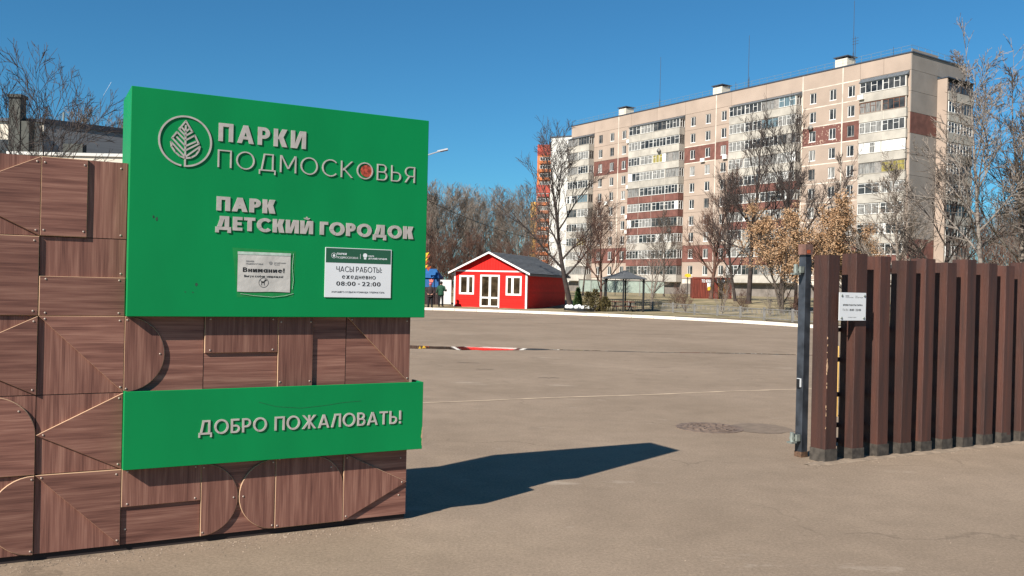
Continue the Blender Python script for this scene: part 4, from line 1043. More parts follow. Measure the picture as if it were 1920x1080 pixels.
for k in range(16):
    if 43.2 - k * 2.78 > 0: put('glazed_balcony', tw.mesh('glazed_balcony', ['orange_brick', 'glass', 'window_white']) if k < 3 else bpy.data.meshes['glazed_balcony.%03d' % (k % 3)] if False else tw.mesh('glazed_balcony', ['red_brick' if k == 4 else 'orange_brick', 'glass' if k % 3 else 'glass_curtain', 'window_white']), ot, (1.9 if k < 4 else 1.4, 0, 43.2 - k * 2.78))
yb_ = MB().box(-.02, 2.0, -.25, 0, 0, 1.3).mesh('balcony', ['yellow_brick']); ob_ = MB().box(-.02, 2.0, -.3, 0, 0, .8).mesh('balcony', ['orange_brick'])
for k in range(10): put('balcony', yb_ if k % 2 else ob_, ot, (-1.1, .98, 2 + k * 2.8))
bt = thing('brick_stair_tower', 'dark brown brick tower just past the right edge of the sign', 'building', (-13.6, 110.0, 0), R(-6))
MB().box(0, 3.4, 0, 4, 0, 12.2).build('tower_wall', 'dark_brick', bt); MB().prism([(-.1, 12.2), (3.5, 12.2), (3.3, 12.75), (2.9, 13.0), (0.5, 13.0), (.1, 12.75)], -.1, 4.1).build('tower_roof', 'black_roof', bt)
for k in range(4): MB().box(1.0, 2.2, -.05, -.002, 1.6 + k * 2.8, 3.0 + k * 2.8).build('window', 'glass', bt)

lb = thing('cream_hall', 'cream two storey hall with black roof edge behind the panel wall', 'building', (-23.9, 45.0, 0), R(0))
UL = Vector((-0.86, 0.0, 0)) 
MB().box(-14, 0, .0, .35, 0, 9.42).build('front_wall', 'render_cream', lb)
sd = MB(); sa = R(38); ex, ey = math.cos(sa), math.sin(sa)
sd.quad([(0, .001, 0), (13 * ex, 13 * ey, 0), (13 * ex, 13 * ey, 9.3), (0, .001, 9.42)]); sd.quad([(0, .3, 9.42), (13 * ex, 13 * ey + .3, 9.3), (13 * ex, 13 * ey + .3, 0), (0, .3, 0)]); sd.build('side_wall', 'siding_grey', lb)
re_ = MB(); re_.quad([(-.05, -.12, 9.36), (13 * ex, 13 * ey - .12, 9.24), (13 * ex, 13 * ey - .12, 9.50), (-.05, -.12, 9.62)]); re_.quad([(-.05, -.12, 9.62), (13 * ex, 13 * ey - .12, 9.5), (13 * ex - 3, 13 * ey + 6, 9.6), (-4, 6, 9.7)])
re_.quad([(-.05, -.12, 9.36), (-.05, .3, 9.36), (13 * ex, 13 * ey + .3, 9.24), (13 * ex, 13 * ey - .12, 9.24)]); re_.build('roof_edge', 'black_roof', lb)
MB().box(-14.1, .05, -.15, 5, 9.42, 9.58).build('roof_edge', 'flashing', lb)
MB().box(-2.75, -1.35, -.06, -.002, 5.9, 8.5).build('window', 'glass', lb); MB().box(-1.35, -.95, -.5, -.002, 6.4, 8.45).build('grey_box', 'white_wall', lb)
MB().box(-1.0, -.94, -.52, -.002, 6.3, 8.55).build('pipe', 'black_roof', lb)
dk = MB(); dk.box(-1.35, -.78, -.75, -.2, 7.3, 10.5); dk.box(-1.42, -.72, -.82, -.13, 10.5, 10.66); dk.box(-.76, -.35, -.7, -.2, 6.9, 9.35); dk.box(-1.2, -.5, -.6, -.1, 6.4, 7.29); dk.build('duct_stack', 'duct_metal', lb)
MB().tube((.6, .8, 9.3), (.6, .8, 10.1), .05, .05, 6).build('vent_pipe', 'galvanised', lb)
MB().box(.9, 1.9, .2, .62, 7.9, 8.4, M=Matrix.Identity(4)).build('vent_grille', 'duct_metal', lb)
an = thing('white_annex', 'low pale flat annex in front of the hall', 'building', (-23.0, 41.5, 0))
MB().box(-.6, 11, 0, 3, 0, 7.28).build('annex_wall', 'render_cream', an); MB().box(-.7, 11.1, -.1, 3.1, 7.28, 7.42).build('annex_roof', 'white_wall', an)

# ================================================================== TREES
def grow(seed, h, spread=1.0, first=.25, nb=13, upward=.55, r0=None, kids=(7, 5, 3), lean=(0, 0), forks=1, droop=0.0, twig=.010, wig=.10, up=.055, la=.40, lb=.26, lead=.86):
    """bare tree: (trunk MB, crown MB, twig tips)"""
    q = random.Random(seed); T = MB(); C = MB(); tips = []
    r0 = r0 or h * .013
    def rv(s): return Vector((q.uniform(-s, s), q.uniform(-s, s), q.uniform(-s, s)))
    def limb(p, d, ln, ra, rb_, nseg, mb_, n, curve):
        pts = [(p.copy(), ra)]
        for i in range(nseg):
            d = (d + rv(wig) + Vector((0, 0, curve))).normalized(); p2 = p + d * (ln / nseg); r2 = ra + (rb_ - ra) * (i + 1) / nseg
            mb_.tube(p, p2, ra + (rb_ - ra) * i / nseg, r2, n); p = p2; pts.append((p.copy(), r2))
        return pts, d
    def sub(p, d, ln, ra, lvl):
        nseg = (5, 3, 2, 1)[lvl]; ra = max(ra, twig)
        pts, de = limb(p, d, ln, ra, max(twig * .6, ra * .35), nseg, C if lvl > 0 else T, (5, 4, 3, 3)[lvl], up - droop * (lvl > 0))
        if lvl == 3 or lvl > len(kids) - 1: tips.append(pts[-1][0]); return
        k = kids[lvl]
        for i in range(k):
            t = .22 + .78 * (i + q.random()) / k; j = min(int(t * nseg), nseg - 1); f = t * nseg - j
            a = pts[j][0].lerp(pts[j + 1][0], f); dd = (pts[j + 1][0] - pts[j][0]).normalized()
            side = dd.orthogonal().normalized(); side.rotate(Matrix.Rotation(q.uniform(0, 6.283), 3, dd))
            nd = (dd * q.uniform(.75, 1.0) + side * q.uniform(.4, .8) + Vector((0, 0, .16 - droop))).normalized()
            sub(a, nd, ln * q.uniform(.45, .75) * (1.05 - .40 * t), pts[j][1] * .62, lvl + 1)
        sub_d = de
        tips.append(pts[-1][0])
    for fk in range(forks):
        d = Vector((lean[0], lean[1], 1)) + (rv(.35) if forks > 1 else rv(.03)); d.z = 1; d.normalize()
        nseg = 9
        pts = [(Vector((0, 0, -.15)), r0 * 1.25)]; p = Vector((0, 0, -.15))
        T.tube(p, p + Vector((0, 0, .4)), r0 * 1.5, r0 * 1.08, 8); hh = h * (lead if forks == 1 else q.uniform(.7, .9))
        for i in range(nseg):
            d = (d + Vector((q.uniform(-.07, .07), q.uniform(-.07, .07), .05))).normalized()
            p2 = p + d * hh / nseg; ra = r0 * (1 - .93 * i / nseg); rb2 = r0 * (1 - .93 * (i + 1) / nseg)
            T.tube(p, p2, max(ra, twig), max(rb2, twig), 7); p = p2; pts.append((p.copy(), rb2))
        az = q.uniform(0, 6.28)
        for i in range(nb):
            t = first + (1 - first) * (i + q.random() * .6) / nb; t = min(t, .985); j = min(int(t * nseg), nseg - 1); f = t * nseg - j
            a = pts[j][0].lerp(pts[j + 1][0], f); az += 2.4 + q.uniform(-.5, .5)
            out = Vector((math.cos(az), math.sin(az), 0)); rel = (t - first) / (1 - first)
            nd = (out * (1.0 - .45 * rel) + Vector((0, 0, upward + .5 * rel))).normalized()
            ln = h * spread * (la - lb * rel) * q.uniform(.75, 1.2)
            sub(a, nd, ln, max(pts[j][1] * .55, r0 * .12), 0)
        sub(p, d, h * .16, r0 * .1, 1)
    return T, C, tips
TREES = {}
def tree_kind(key, bark, **kw):
    T, C, tips = grow(**kw); TREES[key] = (T.mesh('trunk', [bark], True), C.mesh('crown', [bark], False), kw['h'], tips)
tree_kind('oak', 'bark_dark', seed=1, h=10, spread=.85, nb=13, upward=.8, kids=(7, 5, 3), r0=.17)
tree_kind('spread', 'bark_dark', seed=4, h=10, spread=.80, first=.66, nb=10, upward=.72, kids=(6, 4, 3), r0=.125, wig=.15, up=.02, la=.36, lb=.06, lead=.74)
tree_kind('spread_small', 'bark_dark', seed=19, h=10, spread=.70, first=.60, nb=7, upward=.9, kids=(5, 4, 3), r0=.10, wig=.15, up=.02, la=.36, lb=.06, lead=.74)
tree_kind('ash', 'bark', seed=7, h=10, spread=.85, nb=17, upward=.8, kids=(7, 6, 4))
tree_kind('lean', 'bark_dark', seed=14, h=10, spread=1.05, first=.22, nb=14, upward=.85, lean=(-.27, 0), kids=(7, 5, 3), r0=.16)
tree_kind('fork', 'bark_dark', seed=22, h=10, spread=.75, first=.3, nb=9, forks=2, upward=.8, kids=(7, 5, 3))
tree_kind('low', 'bark_red', seed=5, h=10, spread=1.1, first=.2, nb=14, upward=.75, kids=(7, 6, 3), r0=.16)
tree_kind('dense', 'bark_red', seed=77, h=10, spread=.72, first=.16, nb=17, upward=.9, kids=(8, 6, 4), r0=.15)
tree_kind('birch', 'bark_birch', seed=33, h=10, spread=.70, first=.28, nb=15, upward=.85, kids=(6, 5, 3), droop=.06, r0=.10)
tree_kind('poplar', 'bark_grey', seed=41, h=10, spread=.62, first=.22, nb=20, upward=1.3, kids=(7, 6, 3))
tree_kind('bush', 'bark_red', seed=51, h=10, spread=.9, first=.08, nb=7, forks=4, upward=1.0, kids=(6, 5, 3), r0=.10)
tree_kind('bush_thin', 'bark_grey', seed=58, h=10, spread=.8, first=.10, nb=6, forks=3, upward=.9, kids=(5, 4, 2), r0=.11)
tree_kind('tangle', 'bark_grey', seed=61, h=10, spread=1.15, first=.15, nb=13, upward=1.0, kids=(7, 5, 4), r0=.12)
def tree(kind, x, y, h, label, rz=0.0, wide=1.0, group=None, name='bare_tree', cat='tree', z=None):
    tr, cr, hh, tips = TREES[kind]; k = h / hh
    o = thing(name, label, cat, (x, y, gz(x, y) if z is None else z), rz, group); o.scale = (k * wide, k * wide, k)
    put('trunk', tr, o); put('crown', cr, o); return o
# behind the panel wall
tree('spread', -13.45, 26.0, 8.3, 'dark bare tree in front of the hall corner, behind the panel wall', 0.6, .85, z=0)
tree('spread_small', -15.0, 25.5, 7.7, 'thin bare tree at the left edge, over the panel wall', 2.0, .85, z=0)
tree('spread_small', -14.6, 27.5, 7.6, 'slender bare tree just right of the dark duct stack', 4.4, .55, z=0)
for k, (x, y, h) in enumerate(((-44, 92, 19.0), (-41.2, 93, 18.2), (-39.2, 95, 18.4))):
    tree('tangle', x, y, h, ('leftmost bare grey treetop above the sloping hall roof', 'middle bare grey treetop above the sloping hall roof', 'bare grey treetop above the hall roof, nearest the green sign')[k], k * 1.3, 1.0, 'trees beyond the hall', z=0)
# round the square
tree('lean', 4.35, 64.6, 13.4, 'tall leaning bare tree at the right corner of the red shed', 0.15, 1.0)
tree('low', 6.05, 60.6, 7.6, 'small spreading reddish tree left of the gazebo', 1.1, .9)
tree('ash', 6.7, 84.0, 9.4, 'thin bare tree between the shed tree and the gazebo tree', 2.2, .8)
tree('ash', 15.4, 90.0, 9.0, 'pale trunked bare tree right of the gazebo roof', .4, .9)
tree('bush_thin', 12.6, 80.0, 6.4, 'small many stemmed tree just behind the gazebo', 1.9, 1.0)
tree('dense', 17.7, 79.0, 12.6, 'dense reddish tree standing in front of the red container', .3, .95)
tree('lean', 18.9, 75.0, 11.4, 'dark tree leaning left at the right end of the red container', .2, .8)
tree('oak', 18.9, 71.0, 15.6, 'tall dark straight tree right of the red container', 2.6, .85)
tree('oak', 21.2, 70.0, 15.8, 'tall dark tree rising above the dry leaved trees', 4.1, .85)
tree('fork', 21.4, 67.0, 12.6, 'slim forked tree beside the gate post top', .8, .9)
tree('ash', 14.6, 62, 3.6, 'little bare sapling near the low grey fence', 1.7, 1.0)
tree('poplar', 23.8, 55.0, 10.4, 'bare tree with arching branches left of the white corner balconies', 0.7, 1.35)
tree('lean', 23.6, 50.0, 10.0, 'bare tree with curved branches in front of the block corner', 3.0, 1.0)
tree('birch', 23.9, 45.0, 15.6, 'tall pale birch at the right edge of the block', .5, 1.0)
tree('birch', 27.6, 48.0, 14.6, 'second pale birch, right of the tall birch', 2.3, 1.1)
tree('ash', 27.6, 46.0, 13.5, 'bare grey tree cut by the right edge of the picture', 3.4, 1.0)
tree('fork', 31.5, 52.0, 15.0, 'dark forked tree far right behind the fence', 1.4, 1.0)
rt = random.Random(70)
for k in range(9):
    y = rt.uniform(62, 88); tree(('tangle', 'low', 'bush')[k % 3], (1825 + k * 17 - 960) / 1666 * y, y, rt.uniform(7.5, 10.5), 'bare reddish tree in the thicket behind the right end of the fence', k * .9, 1.0, 'thicket behind the fence')
for k in range(14):
    y = rt.uniform(86, 135); x = (802 + k * 14.6 + rt.uniform(-6, 6) - 955) / 1666 * y
    tree(('tangle', 'poplar', 'ash', 'tangle')[k % 4], x, y, y * rt.uniform(.086, .108) + 1.4, 'bare grey tree in the wood behind the red shed', k * 1.7, 1.0, 'wood behind the red shed')
for k in range(12):
    y = rt.uniform(78, 100); x = (798 + k * 18.5 + rt.uniform(-5, 5) - 955) / 1666 * y
    tree('bush', x, y, rt.uniform(5.0, 7.4), 'brown bare bush under the wood behind the red shed', k * 2.1, 1.15, 'undergrowth behind the red shed', 'bare_bush', 'bush')
for k, (x, y, h) in enumerate(((11.9, 60.5, 1.9), (13.5, 57.2, 2.6), (15.2, 59, 1.8), (16.6, 57, 2.0), (12.2, 66, 2.0), (18.4, 60.5, 2.2), (17.6, 54.5, 1.7), (10.6, 68, 2.2))):
    tree('bush_thin' if k % 2 else 'bush', x, y, h, 'low bare shrub behind the low grey fence', k * 1.1, 1.2, 'shrubs behind the low fence', 'bare_shrub', 'shrub')
# trees that kept their dry leaves
def leaf_crown(tips, seed, n_per, size):
    q = random.Random(seed); m_ = MB()
    for p in tips:
        for k in range(n_per):
            if q.random() < .25: continue
            c = p + Vector((q.uniform(-.35, .35), q.uniform(-.35, .35), q.uniform(-.4, .25))); s_ = size * q.uniform(.6, 1.3)
            a = Vector((q.uniform(-1, 1), q.uniform(-1, 1), q.uniform(-1, .4))).normalized(); b = a.orthogonal().normalized(); b.rotate(Matrix.Rotation(q.uniform(0, 6.28), 3, a)); n = a.cross(b) * .35
            m_.quad([tuple(c), tuple(c + (a * .5 + b * .38 + n * .6) * s_), tuple(c + a * s_)]); m_.quad([tuple(c), tuple(c + a * s_), tuple(c + (a * .5 - b * .38 + n) * s_)])
    return m_.mesh('foliage', ['leaf_dry'])
T, C, tips = grow(seed=90, h=10, spread=.85, first=.14, nb=13, upward=.95, kids=(6, 4, 2), forks=2, r0=.12)
lt = (T.mesh('trunk', ['bark'], True), C.mesh('crown', ['bark']), leaf_crown([t for t in tips if t.z > 1.5], 5, 8, .145))
for x, y, h, rz, wd, lab in ((18.3, 60.0, 7.6, 0.3, 1.0, 'tree with dry orange brown leaves left of the gate post'), (21.0, 61.0, 8.2, 2.1, 1.0, 'tree with dry tan leaves behind the gate post cap'), (23.9, 62.5, 6.4, 4.0, 1.1, 'tree with dry brown leaves above the first fence beams')):
    o = thing('dry_leaved_tree', lab, 'tree', (x, y, gz(x, y)), rz, 'trees with dry leaves'); o.scale = (h / 10 * wd, h / 10 * wd, h / 10)
    for nm, m_ in zip(('trunk', 'crown', 'foliage'), lt): put(nm, m_, o)

# ================================================================== BY THE KERB
# gazebo
gx, gy = 7.75, 61.2; g0 = gz(gx, gy)
gaz = thing('gazebo', 'black metal gazebo with grey hipped roof beside the square', 'gazebo', (gx, gy, g0), R(12))
RG = 1.50; hx = [(RG * math.cos(R(60 * k + 8)), RG * math.sin(R(60 * k + 8))) for k in range(6)]
HG = 2.35
for x, y in hx: MB().box(x - .042, x + .042, y - .042, y + .042, 0, HG).build('post', 'gazebo_black', gaz)
for k in range(6):
    a, b = Vector((*hx[k], 0)), Vector((*hx[(k + 1) % 6], 0)); m_ = MB()
    if k != 4:
        m_.tube(a + Vector((0, 0, .88)), b + Vector((0, 0, .88)), .022, .022, 5); m_.tube(a + Vector((0, 0, .12)), b + Vector((0, 0, .12)), .018, .018, 5)
        for q in range(1, 9): p = a.lerp(b, q / 9); m_.tube(p + Vector((0, 0, .12)), p + Vector((0, 0, .88)), .010, .010, 4)
        m_.build('railing', 'gazebo_black', gaz)
    br = MB(); br.tube(a + Vector((0, 0, HG - .03)), b + Vector((0, 0, HG - .03)), .03, .03, 5)
    for s_ in (0, 1):
        p, q = (a, b) if s_ == 0 else (b, a); pr = p + Vector((0, 0, HG - .5))
        for i in range(1, 7): t = i / 6; p2 = p.lerp(q, .36 * t * t) + Vector((0, 0, HG - .5 + .47 * math.sin(t * 1.57))); br.tube(pr, p2, .014, .014, 4); pr = p2
    br.build('bracket_beam', 'gazebo_black', gaz)
    e1 = a * 1.16 + Vector((0, 0, HG)); e2 = b * 1.16 + Vector((0, 0, HG)); ap_ = Vector((0, 0, HG + .55)); mid1 = a * .55 + Vector((0, 0, HG + .25)); mid2 = b * .55 + Vector((0, 0, HG + .25))
    MB().quad([e1, e2, mid2, mid1]).quad([mid1, mid2, ap_]).quad([e2, e1, e1 - Vector((0, 0, .06)), e2 - Vector((0, 0, .06))][::-1]).build('roof_panel', 'gazebo_roof', gaz)
pt = thing('picnic_table', 'dark red picnic table with benches inside the gazebo', 'table', (gx - .1, gy, g0), R(10))
MB().box(-.75, .75, -.32, .32, .70, .75).build('table_top', 'table_wood', pt)
for y in (-.68, .68): MB().box(-.75, .75, y - .12, y + .12, .40, .44).build('bench', 'table_wood', pt)
for x in (-.55, .55): MB().tube((x, -.6, 0), (x, .15, .70), .035, .035, 5).tube((x, .6, 0), (x, -.15, .70), .035, .035, 5).tube((x, -.7, .38), (x, .7, .38), .03, .03, 5).build('leg_frame', 'gazebo_black', pt)
# low grey fence in bays
LF = [(8.6, 65.2), (10.0, 63.0), (11.0, 60.6), (11.9, 57.8), (12.75, 55.0), (13.45, 52.2), (14.05, 49.4), (14.75, 46.6), (15.7, 43.9), (16.8, 41.2)]
lf = thing('low_fence', 'low grey metal fence with thin bars along the path', 'fence', (0, 0, .12))
for a, b in zip(LF[:-1], LF[1:]):
    A, B = Vector((*a, 0)), Vector((*b, 0)); d = (B - A); nrm = Vector((-d.y, d.x, 0)).normalized()
    MB().box(-.06, .06, -.05, .05, -.02, .70, M=Matrix.Translation(A)).build('post', 'fence_grey', lf)
    m_ = MB()
    for z in (.10, .60): m_.tube(A + Vector((0, 0, z)), B + Vector((0, 0, z)), .028, .028, 5)
    n = 20
    for i in range(1, n):
        p = A.lerp(B, i / n); m_.tube(p + Vector((0, 0, .10)), p + Vector((0, 0, .60)), .011, .011, 4)
        if i % 4 == 2: m_.tube(p + Vector((0, 0, .35)) - d * .03, p + Vector((0, 0, .58)), .014, .014, 4).tube(p + Vector((0, 0, .35)) + d * .03, p + Vector((0, 0, .58)), .014, .014, 4)
    m_.build('bar_panel', 'fence_grey', lf)
# pale path strip behind the kerb
# red container
ct = thing('red_container', 'rusty red container kiosk with white lettering under the trees', 'container', (16.35, 80.5, 1.0), R(-6))
MB().box(0.02, 3.46, .02, 2.4, -0.1, 1.84).build('container_body', 'container_red', ct)
for k in range(23): x = .06 + k * .148; MB().box(x, x + .085, -.02, .018, .06, 1.76).build('corrugation', 'container_red' if k < 15 or k > 20 else 'container_ochre', ct)
for x in (0.0, 3.42): MB().box(x - .02, x + .06, -.04, .02, -.1, 1.88).build('corner_post', 'container_red', ct)
MB().box(-.02, 3.5, -.042, .022, 1.74, 1.90).build('top_rail', 'container_red', ct)
line(ct, 'ТО КИН', .80, 1.60, 1.42, 1.70, -.041, 'print_white', off=.03, depth=.01); line(ct, 'ТАТР', 2.15, 2.85, 1.42, 1.70, -.041, 'print_white', off=.03, depth=.01)
MB().box(1.30, 1.62, -.06, -.03, .95, 1.38).build('poster', 'print_white', ct); MB().box(1.34, 1.66, -.075, -.062, .72, 1.05).build('poster', 'sign_yellow', ct)
ys = thing('yellow_sign', 'small yellow oval sign on a post left of the red container', 'sign', (16.2, 82.0, .9))
m_ = MB().prism(arc(0, 2.15, .30, 0, 345, 20), -.05, .05); 
for i, p in enumerate(m_.v): m_.v[i] = (p[0], p[1], 2.15 + (p[2] - 2.15) * .55)
m_.build('sign_face', 'sign_yellow', ys); MB().tube((0, 0.08, 0), (0, .08, 2.2), .04, .04, 6).build('post', 'gazebo_black', ys)
# pale green hoarding
hd = thing('board_fence', 'pale green grey board fence behind the gazebo and the trees', 'fence', (6.6, 88.0, gz(6.6, 88) ), R(-3))
for k in range(7):
    MB().box(k * 1.2 + .02, (k + 1) * 1.2 - .02, -.03, .02, .35, 1.55).build('fence_board', 'board_green', hd); MB().box(k * 1.2 - .03, k * 1.2 + .03, -.06, -.032, 0, 1.7).build('post', 'fence_grey', hd)
MB().box(0, 8.4, -.08, -.061, 1.52, 1.60).build('top_rail', 'plinth_grey', hd)
# small evergreen and olive shrubs
def leafy(name, x, y, h, r_, n, mname, label, seed, conic, cat='shrub', group=None):
    q = random.Random(seed); o = thing(name, label, cat, (x, y, gz(x, y)), 0, group); m_ = MB()
    for k in range(n):
        t = q.random() ** .8; rad = r_ * ((1 - t) * .95 + .08 if conic else math.sin(.5 + t * 2.4) * .95) * math.sqrt(q.random()); a = q.uniform(0, 6.283)
        c = Vector((rad * math.cos(a), rad * math.sin(a), .05 + t * h)); d = Vector((math.cos(a) * .6, math.sin(a) * .6, q.uniform(.2, 1.1))).normalized(); b = d.orthogonal().normalized(); b.rotate(Matrix.Rotation(q.uniform(0, 6.28), 3, d)); s_ = q.uniform(.07, .15)
        m_.quad([tuple(c - b * s_ * .3), tuple(c + b * s_ * .3), tuple(c + d * s_ * 1.4)])
    m_.build('foliage', mname, o); MB().tube((0, 0, -.05), (0, 0, h * .8), .04, .01, 6).build('stem', 'bark', o); return o
leafy('small_conifer', 4.95, 66.5, 1.45, .42, 1500, 'conifer_green', 'small dark green conifer right of the shed tree', 1, True, 'conifer')
for k, (x, y, h) in enumerate(((5.15, 59.7, 1.25), (5.6, 59.6, 1.45), (6.25, 59.5, .95))):
    leafy('olive_shrub', x, y, h, .38, 520, 'shrub_olive', ('leftmost olive brown shrub by the white lumps', 'tallest olive brown shrub, middle one left of the gazebo', 'lowest olive brown shrub, next to the gazebo post')[k], 20 + k, False, group='shrubs left of the gazebo')
# white rounded stones on a dark bed
bed = thing('stone_bed', 'row of white rounded lumps on a dark base beside the shed tree', 'flower bed', (4.62, 60.2, gz(4.6, 60.2)), R(-12))
MB().flat([(1.25 * math.cos(R(a)) * .95 + .1, .55 * math.sin(R(a))) for a in range(0, 360, 20)], 0, .22).build('bed_rim', 'black_plastic', bed)
q = random.Random(3)
for k in range(13):
    a = R(150 + k * 26); s_ = q.uniform(.14, .20); m_ = MB().lathe([(s_ * .75, 0), (s_ * 1.05, s_ * .45), (s_ * .95, s_ * .95), (s_ * .55, s_ * 1.35), (s_ * .1, s_ * 1.5)], 9); m_.build('white_stone', 'stone_white', bed, True, (.1 + 1.0 * math.cos(a) * .95, .40 * math.sin(a), .20))

# blue stall, board, people
bs = thing('blue_stall', 'blue festive stall with a crown emblem left of the red shed', 'stall', (-6.35, 67.5, .12), R(-8))
MB().box(-.9, .75, 0, 1.4, 0, 1.35).build('stall_body', 'jacket_black', bs)
MB().box(-.92, .77, -.02, 1.42, 1.35, 2.05).build('stall_front', 'blue_cloth', bs)
MB().quad([(-1.0, -.15, 2.05), (.85, -.15, 2.05), (.45, .7, 2.75), (-.6, .7, 2.75)]).quad([(.85, -.15, 2.05), (.85, 1.5, 2.05), (.45, .7, 2.75)]).quad([(-1.0, 1.5, 2.05), (-1.0, -.15, 2.05), (-.6, .7, 2.75)]).quad([(.85, 1.5, 2.05), (-1, 1.5, 2.05), (-.6, .7, 2.75), (.45, .7, 2.75)]).build('stall_roof', 'blue_cloth', bs)
MB().prism([(.10, 1.72), (.34, 1.72), (.40, 1.96), (.30, 1.88), (.22, 2.0), (.14, 1.88), (.04, 1.96)], -.06, -.025).build('crown_emblem', 'emblem_red', bs)
yo = thing('yellow_ornament', 'yellow and orange ornaments on a thin pole above the blue stall', 'ornament', (-6.55, 66.6, .12))
MB().tube((0, 0, 0), (0, 0, 4.1), .035, .03, 6).build('pole', 'gazebo_black', yo)
q = random.Random(6)
for k in range(9):
    x, z, s_ = q.uniform(-.25, .38), 2.75 + k * .15, q.uniform(.13, .24)
    MB().prism([(x - s_, z + s_ * .8), (x, z - s_), (x + s_, z + s_ * .8), (x, z + s_ * .45)], -.05 - k * .012, .03 - k * .012).build('pennant', 'sign_yellow' if k % 3 else 'cap_orange', yo)
bd = thing('white_board', 'tall plain white display board behind the person in green', 'board', (-5.32, 66.0, .12), R(-6))
MB().box(-.02, .82, 0, .04, .12, 1.92).build('panel', 'board_white', bd)
for x in (.06, .70): MB().box(x, x + .05, .042, .5, 0, .06).build('foot', 'gazebo_black', bd); MB().box(x, x + .05, .042, .08, .06, 1.7).build('upright', 'gazebo_black', bd)
def loft(mb, rings, n=12, cap=True):
    """rings: (x, y, z, rx, ry) stacked along a limb, in planes across the limb's own direction"""
    i0 = len(mb.v)
    for j, (x, y, z, rx, ry) in enumerate(rings):
        a = Vector(rings[max(j - 1, 0)][:3]); b = Vector(rings[min(j + 1, len(rings) - 1)][:3]); d = (b - a).normalized()
        u = Vector((1, 0, 0)) - d * d.x; u.normalize(); v_ = d.cross(u)
        for k in range(n):
            an = 2 * math.pi * k / n; mb.v.append(tuple(Vector((x, y, z)) + u * rx * math.cos(an) + v_ * ry * math.sin(an)))
    for j in range(len(rings) - 1):
        for k in range(n):
            k2 = (k + 1) % n; mb.f.append((i0 + j * n + k, i0 + j * n + k2, i0 + (j + 1) * n + k2, i0 + (j + 1) * n + k)); mb.mi.append(0)
    if cap:
        mb.f.append(tuple(i0 + k for k in range(n - 1, -1, -1))); mb.mi.append(0); e = i0 + (len(rings) - 1) * n; mb.f.append(tuple(e + k for k in range(n))); mb.mi.append(0)
    return mb
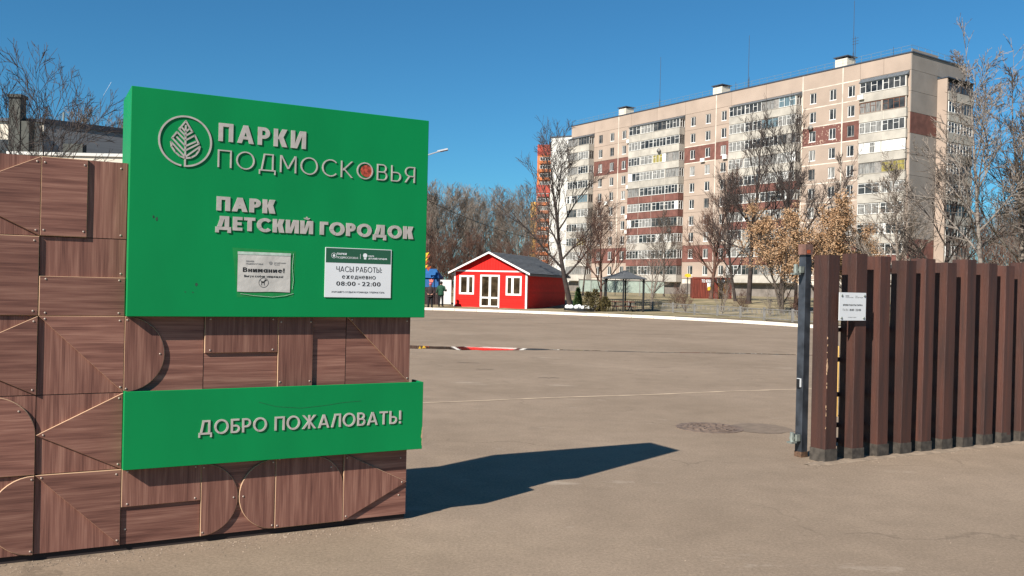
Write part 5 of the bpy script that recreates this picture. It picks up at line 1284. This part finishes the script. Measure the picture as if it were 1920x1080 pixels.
def person(x, y, z, h, rz, jacket, cap, label, arms, cap_visor=True):
    p = thing('person', label, 'person', (x, y, z), rz); k = h / 1.78; p.scale = (k, k, k)
    # body: one continuous skinned figure (hips, legs, trunk, neck, head, arms, hands)
    V = [(0, 0, .95), (0, 0, 1.12), (0, -.01, 1.30), (0, 0, 1.44), (0, 0, 1.53), (0, .01, 1.60), (0, .005, 1.68), (0, 0, 1.75),
         (-.10, 0, .88), (-.11, .015, .50), (-.12, -.02, .09), (-.13, .13, .04), (.10, 0, .88), (.12, .02, .50), (.14, -.02, .09), (.16, .13, .04),
         (-.19, 0, 1.42), (-.27, -.02, 1.16), arms[0][0], arms[0][1], (.19, 0, 1.42), (.27, -.02, 1.16), arms[1][0], arms[1][1]]
    E_ = [(0, 1), (1, 2), (2, 3), (3, 4), (4, 5), (5, 6), (6, 7), (0, 8), (8, 9), (9, 10), (10, 11), (0, 12), (12, 13), (13, 14), (14, 15), (3, 16), (16, 17), (17, 18), (18, 19), (3, 20), (20, 21), (21, 22), (22, 23)]
    Rr = [(.13, .10), (.13, .10), (.14, .10), (.10, .08), (.062, .062), (.088, .10), (.10, .125), (.085, .10), (.08, .08), (.06, .06), (.04, .04), (.035, .03), (.08, .08), (.06, .06), (.04, .04), (.035, .03),
          (.05, .05), (.045, .045), (.036, .036), (.045, .03), (.05, .05), (.045, .045), (.036, .036), (.045, .03)]
    m_ = bpy.data.meshes.new('body'); m_.from_pydata(V, E_, []); m_.materials.append(MATS['skin']); o = put('body', m_, p)
    sk = o.modifiers.new('skin', 'SKIN'); sk.use_smooth_shade = True
    for i, r_ in enumerate(Rr): m_.skin_vertices[0].data[i].radius = r_; m_.skin_vertices[0].data[i].use_root = (i == 0)
    sb = o.modifiers.new('sub', 'SUBSURF'); sb.levels = 1; sb.render_levels = 1
    J = MB(); loft(J, [(0, 0, .80, .215, .165), (0, 0, .88, .212, .16), (0, -.005, 1.05, .20, .15), (0, -.01, 1.25, .222, .15), (0, -.01, 1.36, .235, .145), (0, 0, 1.45, .195, .125), (0, .005, 1.515, .11, .10), (0, .01, 1.535, .08, .085)], 16)
    for sg, a in ((-1, arms[0]), (1, arms[1])):
        el = Vector((sg * .28, -.02, 1.14)); w_ = Vector(a[0])
        loft(J, [(sg * .16, 0, 1.44, .06, .075), (sg * .215, -.003, 1.40, .078, .085), (sg * .25, -.01, 1.28, .07, .078), tuple(el) + (.062, .066), tuple(el.lerp(w_, .5)) + (.055, .058), tuple(w_) + (.047, .05)], 10)
    J.build('jacket', jacket, p, True)
    T_ = MB(); loft(T_, [(0, 0, .98, .17, .125), (0, 0, .90, .18, .13), (0, 0, .82, .175, .125), (0, 0, .76, .13, .09)], 14)
    for sg in (-1, 1): loft(T_, [(sg * .085, 0, .86, .095, .11), (sg * .095, .005, .68, .088, .10), (sg * .11, .012, .48, .074, .08), (sg * .12, 0, .28, .066, .072), (sg * .13, -.01, .07, .062, .075)], 12)
    T_.build('trousers', 'trousers_black', p, True)
    for sg in (-1, 1): S_ = MB(); loft(S_, [(sg * .13, -.085, .05, .045, .045), (sg * .132, -.02, .055, .055, .055), (sg * .14, .08, .045, .055, .042), (sg * .145, .165, .035, .045, .03)], 10); S_.build('shoe', 'black_plastic', p, True)
    C_ = MB(); loft(C_, [(0, -.005, 1.645, .108, .128), (0, -.01, 1.70, .110, .128), (0, -.008, 1.745, .095, .112), (0, -.005, 1.778, .055, .065), (0, 0, 1.786, .01, .01)], 14)
    if cap_visor: C_.box(-.07, .07, .11, .20, 1.652, 1.662)
    C_.build('cap', cap, p, True)
    return p
person(-5.52, 60.2, .0, 1.78, 0, 'jacket_black', 'cap_pink', 'person in dark jacket with pink cap standing at the sign edge', (((-.18, -.20, 1.02), (-.03, -.22, .98)), ((.18, -.20, 1.02), (.03, -.22, .96))))
person(-5.02, 63.0, .10, 1.80, R(-10), 'jacket_green', 'hair_dark', 'person in dark green jacket and cap before the white board', (((-.33, .02, .95), (-.34, .06, .84)), ((.33, .20, 1.14), (.28, .32, 1.26))))
# street lamp and cable
lp = thing('street_lamp', 'grey street lamp head reaching out past the sign edge', 'street lamp', (-4.75, 40.0, 0))
MB().lathe([(.09, 0), (.085, 3), (.06, 7.25)], 10).build('pole', 'lamp_grey', lp, True)
MB().tube((0, 0, 7.2), (.45, 0, 7.36), .035, .03, 6).tube((.45, 0, 7.36), (1.28, 0, 7.64), .03, .026, 6).build('arm', 'lamp_grey', lp)
m_ = MB(); Mx = Matrix.Translation((1.28, 0, 7.65)) @ Matrix.Rotation(R(-14), 4, 'Y'); m_.box(-.02, .46, -.11, .11, -.025, .04, M=Mx); lo_ = m_.build('lamp_head', 'lamp_grey', lp); MB().box(.10, .45, -.09, .09, -.042, -.027, M=Mx).build('lamp_glass', 'black_plastic', lo_)
cb_ = MB(); A = Vector((-9.5, 60, 9.1)); B = Vector((6.5, 74, 5.0)); pts = [A.lerp(B, i / 24) - Vector((0, 0, 1.0 * math.sin(math.pi * i / 24))) for i in range(25)]
cb_.path(pts, .022, 4); tag(cb_.build('overhead_cable', 'black_plastic'), 'thin black cable sagging across the wood', 'cable')
# contrail high in the sky
A = Vector((-2090, 4500, 922)); B = Vector((-2052, 4500, 990))
tag(MB().tube(A, B, .9, 1.3, 8).build('contrail', 'contrail_white'), 'short white aircraft trail in the blue sky', 'contrail')
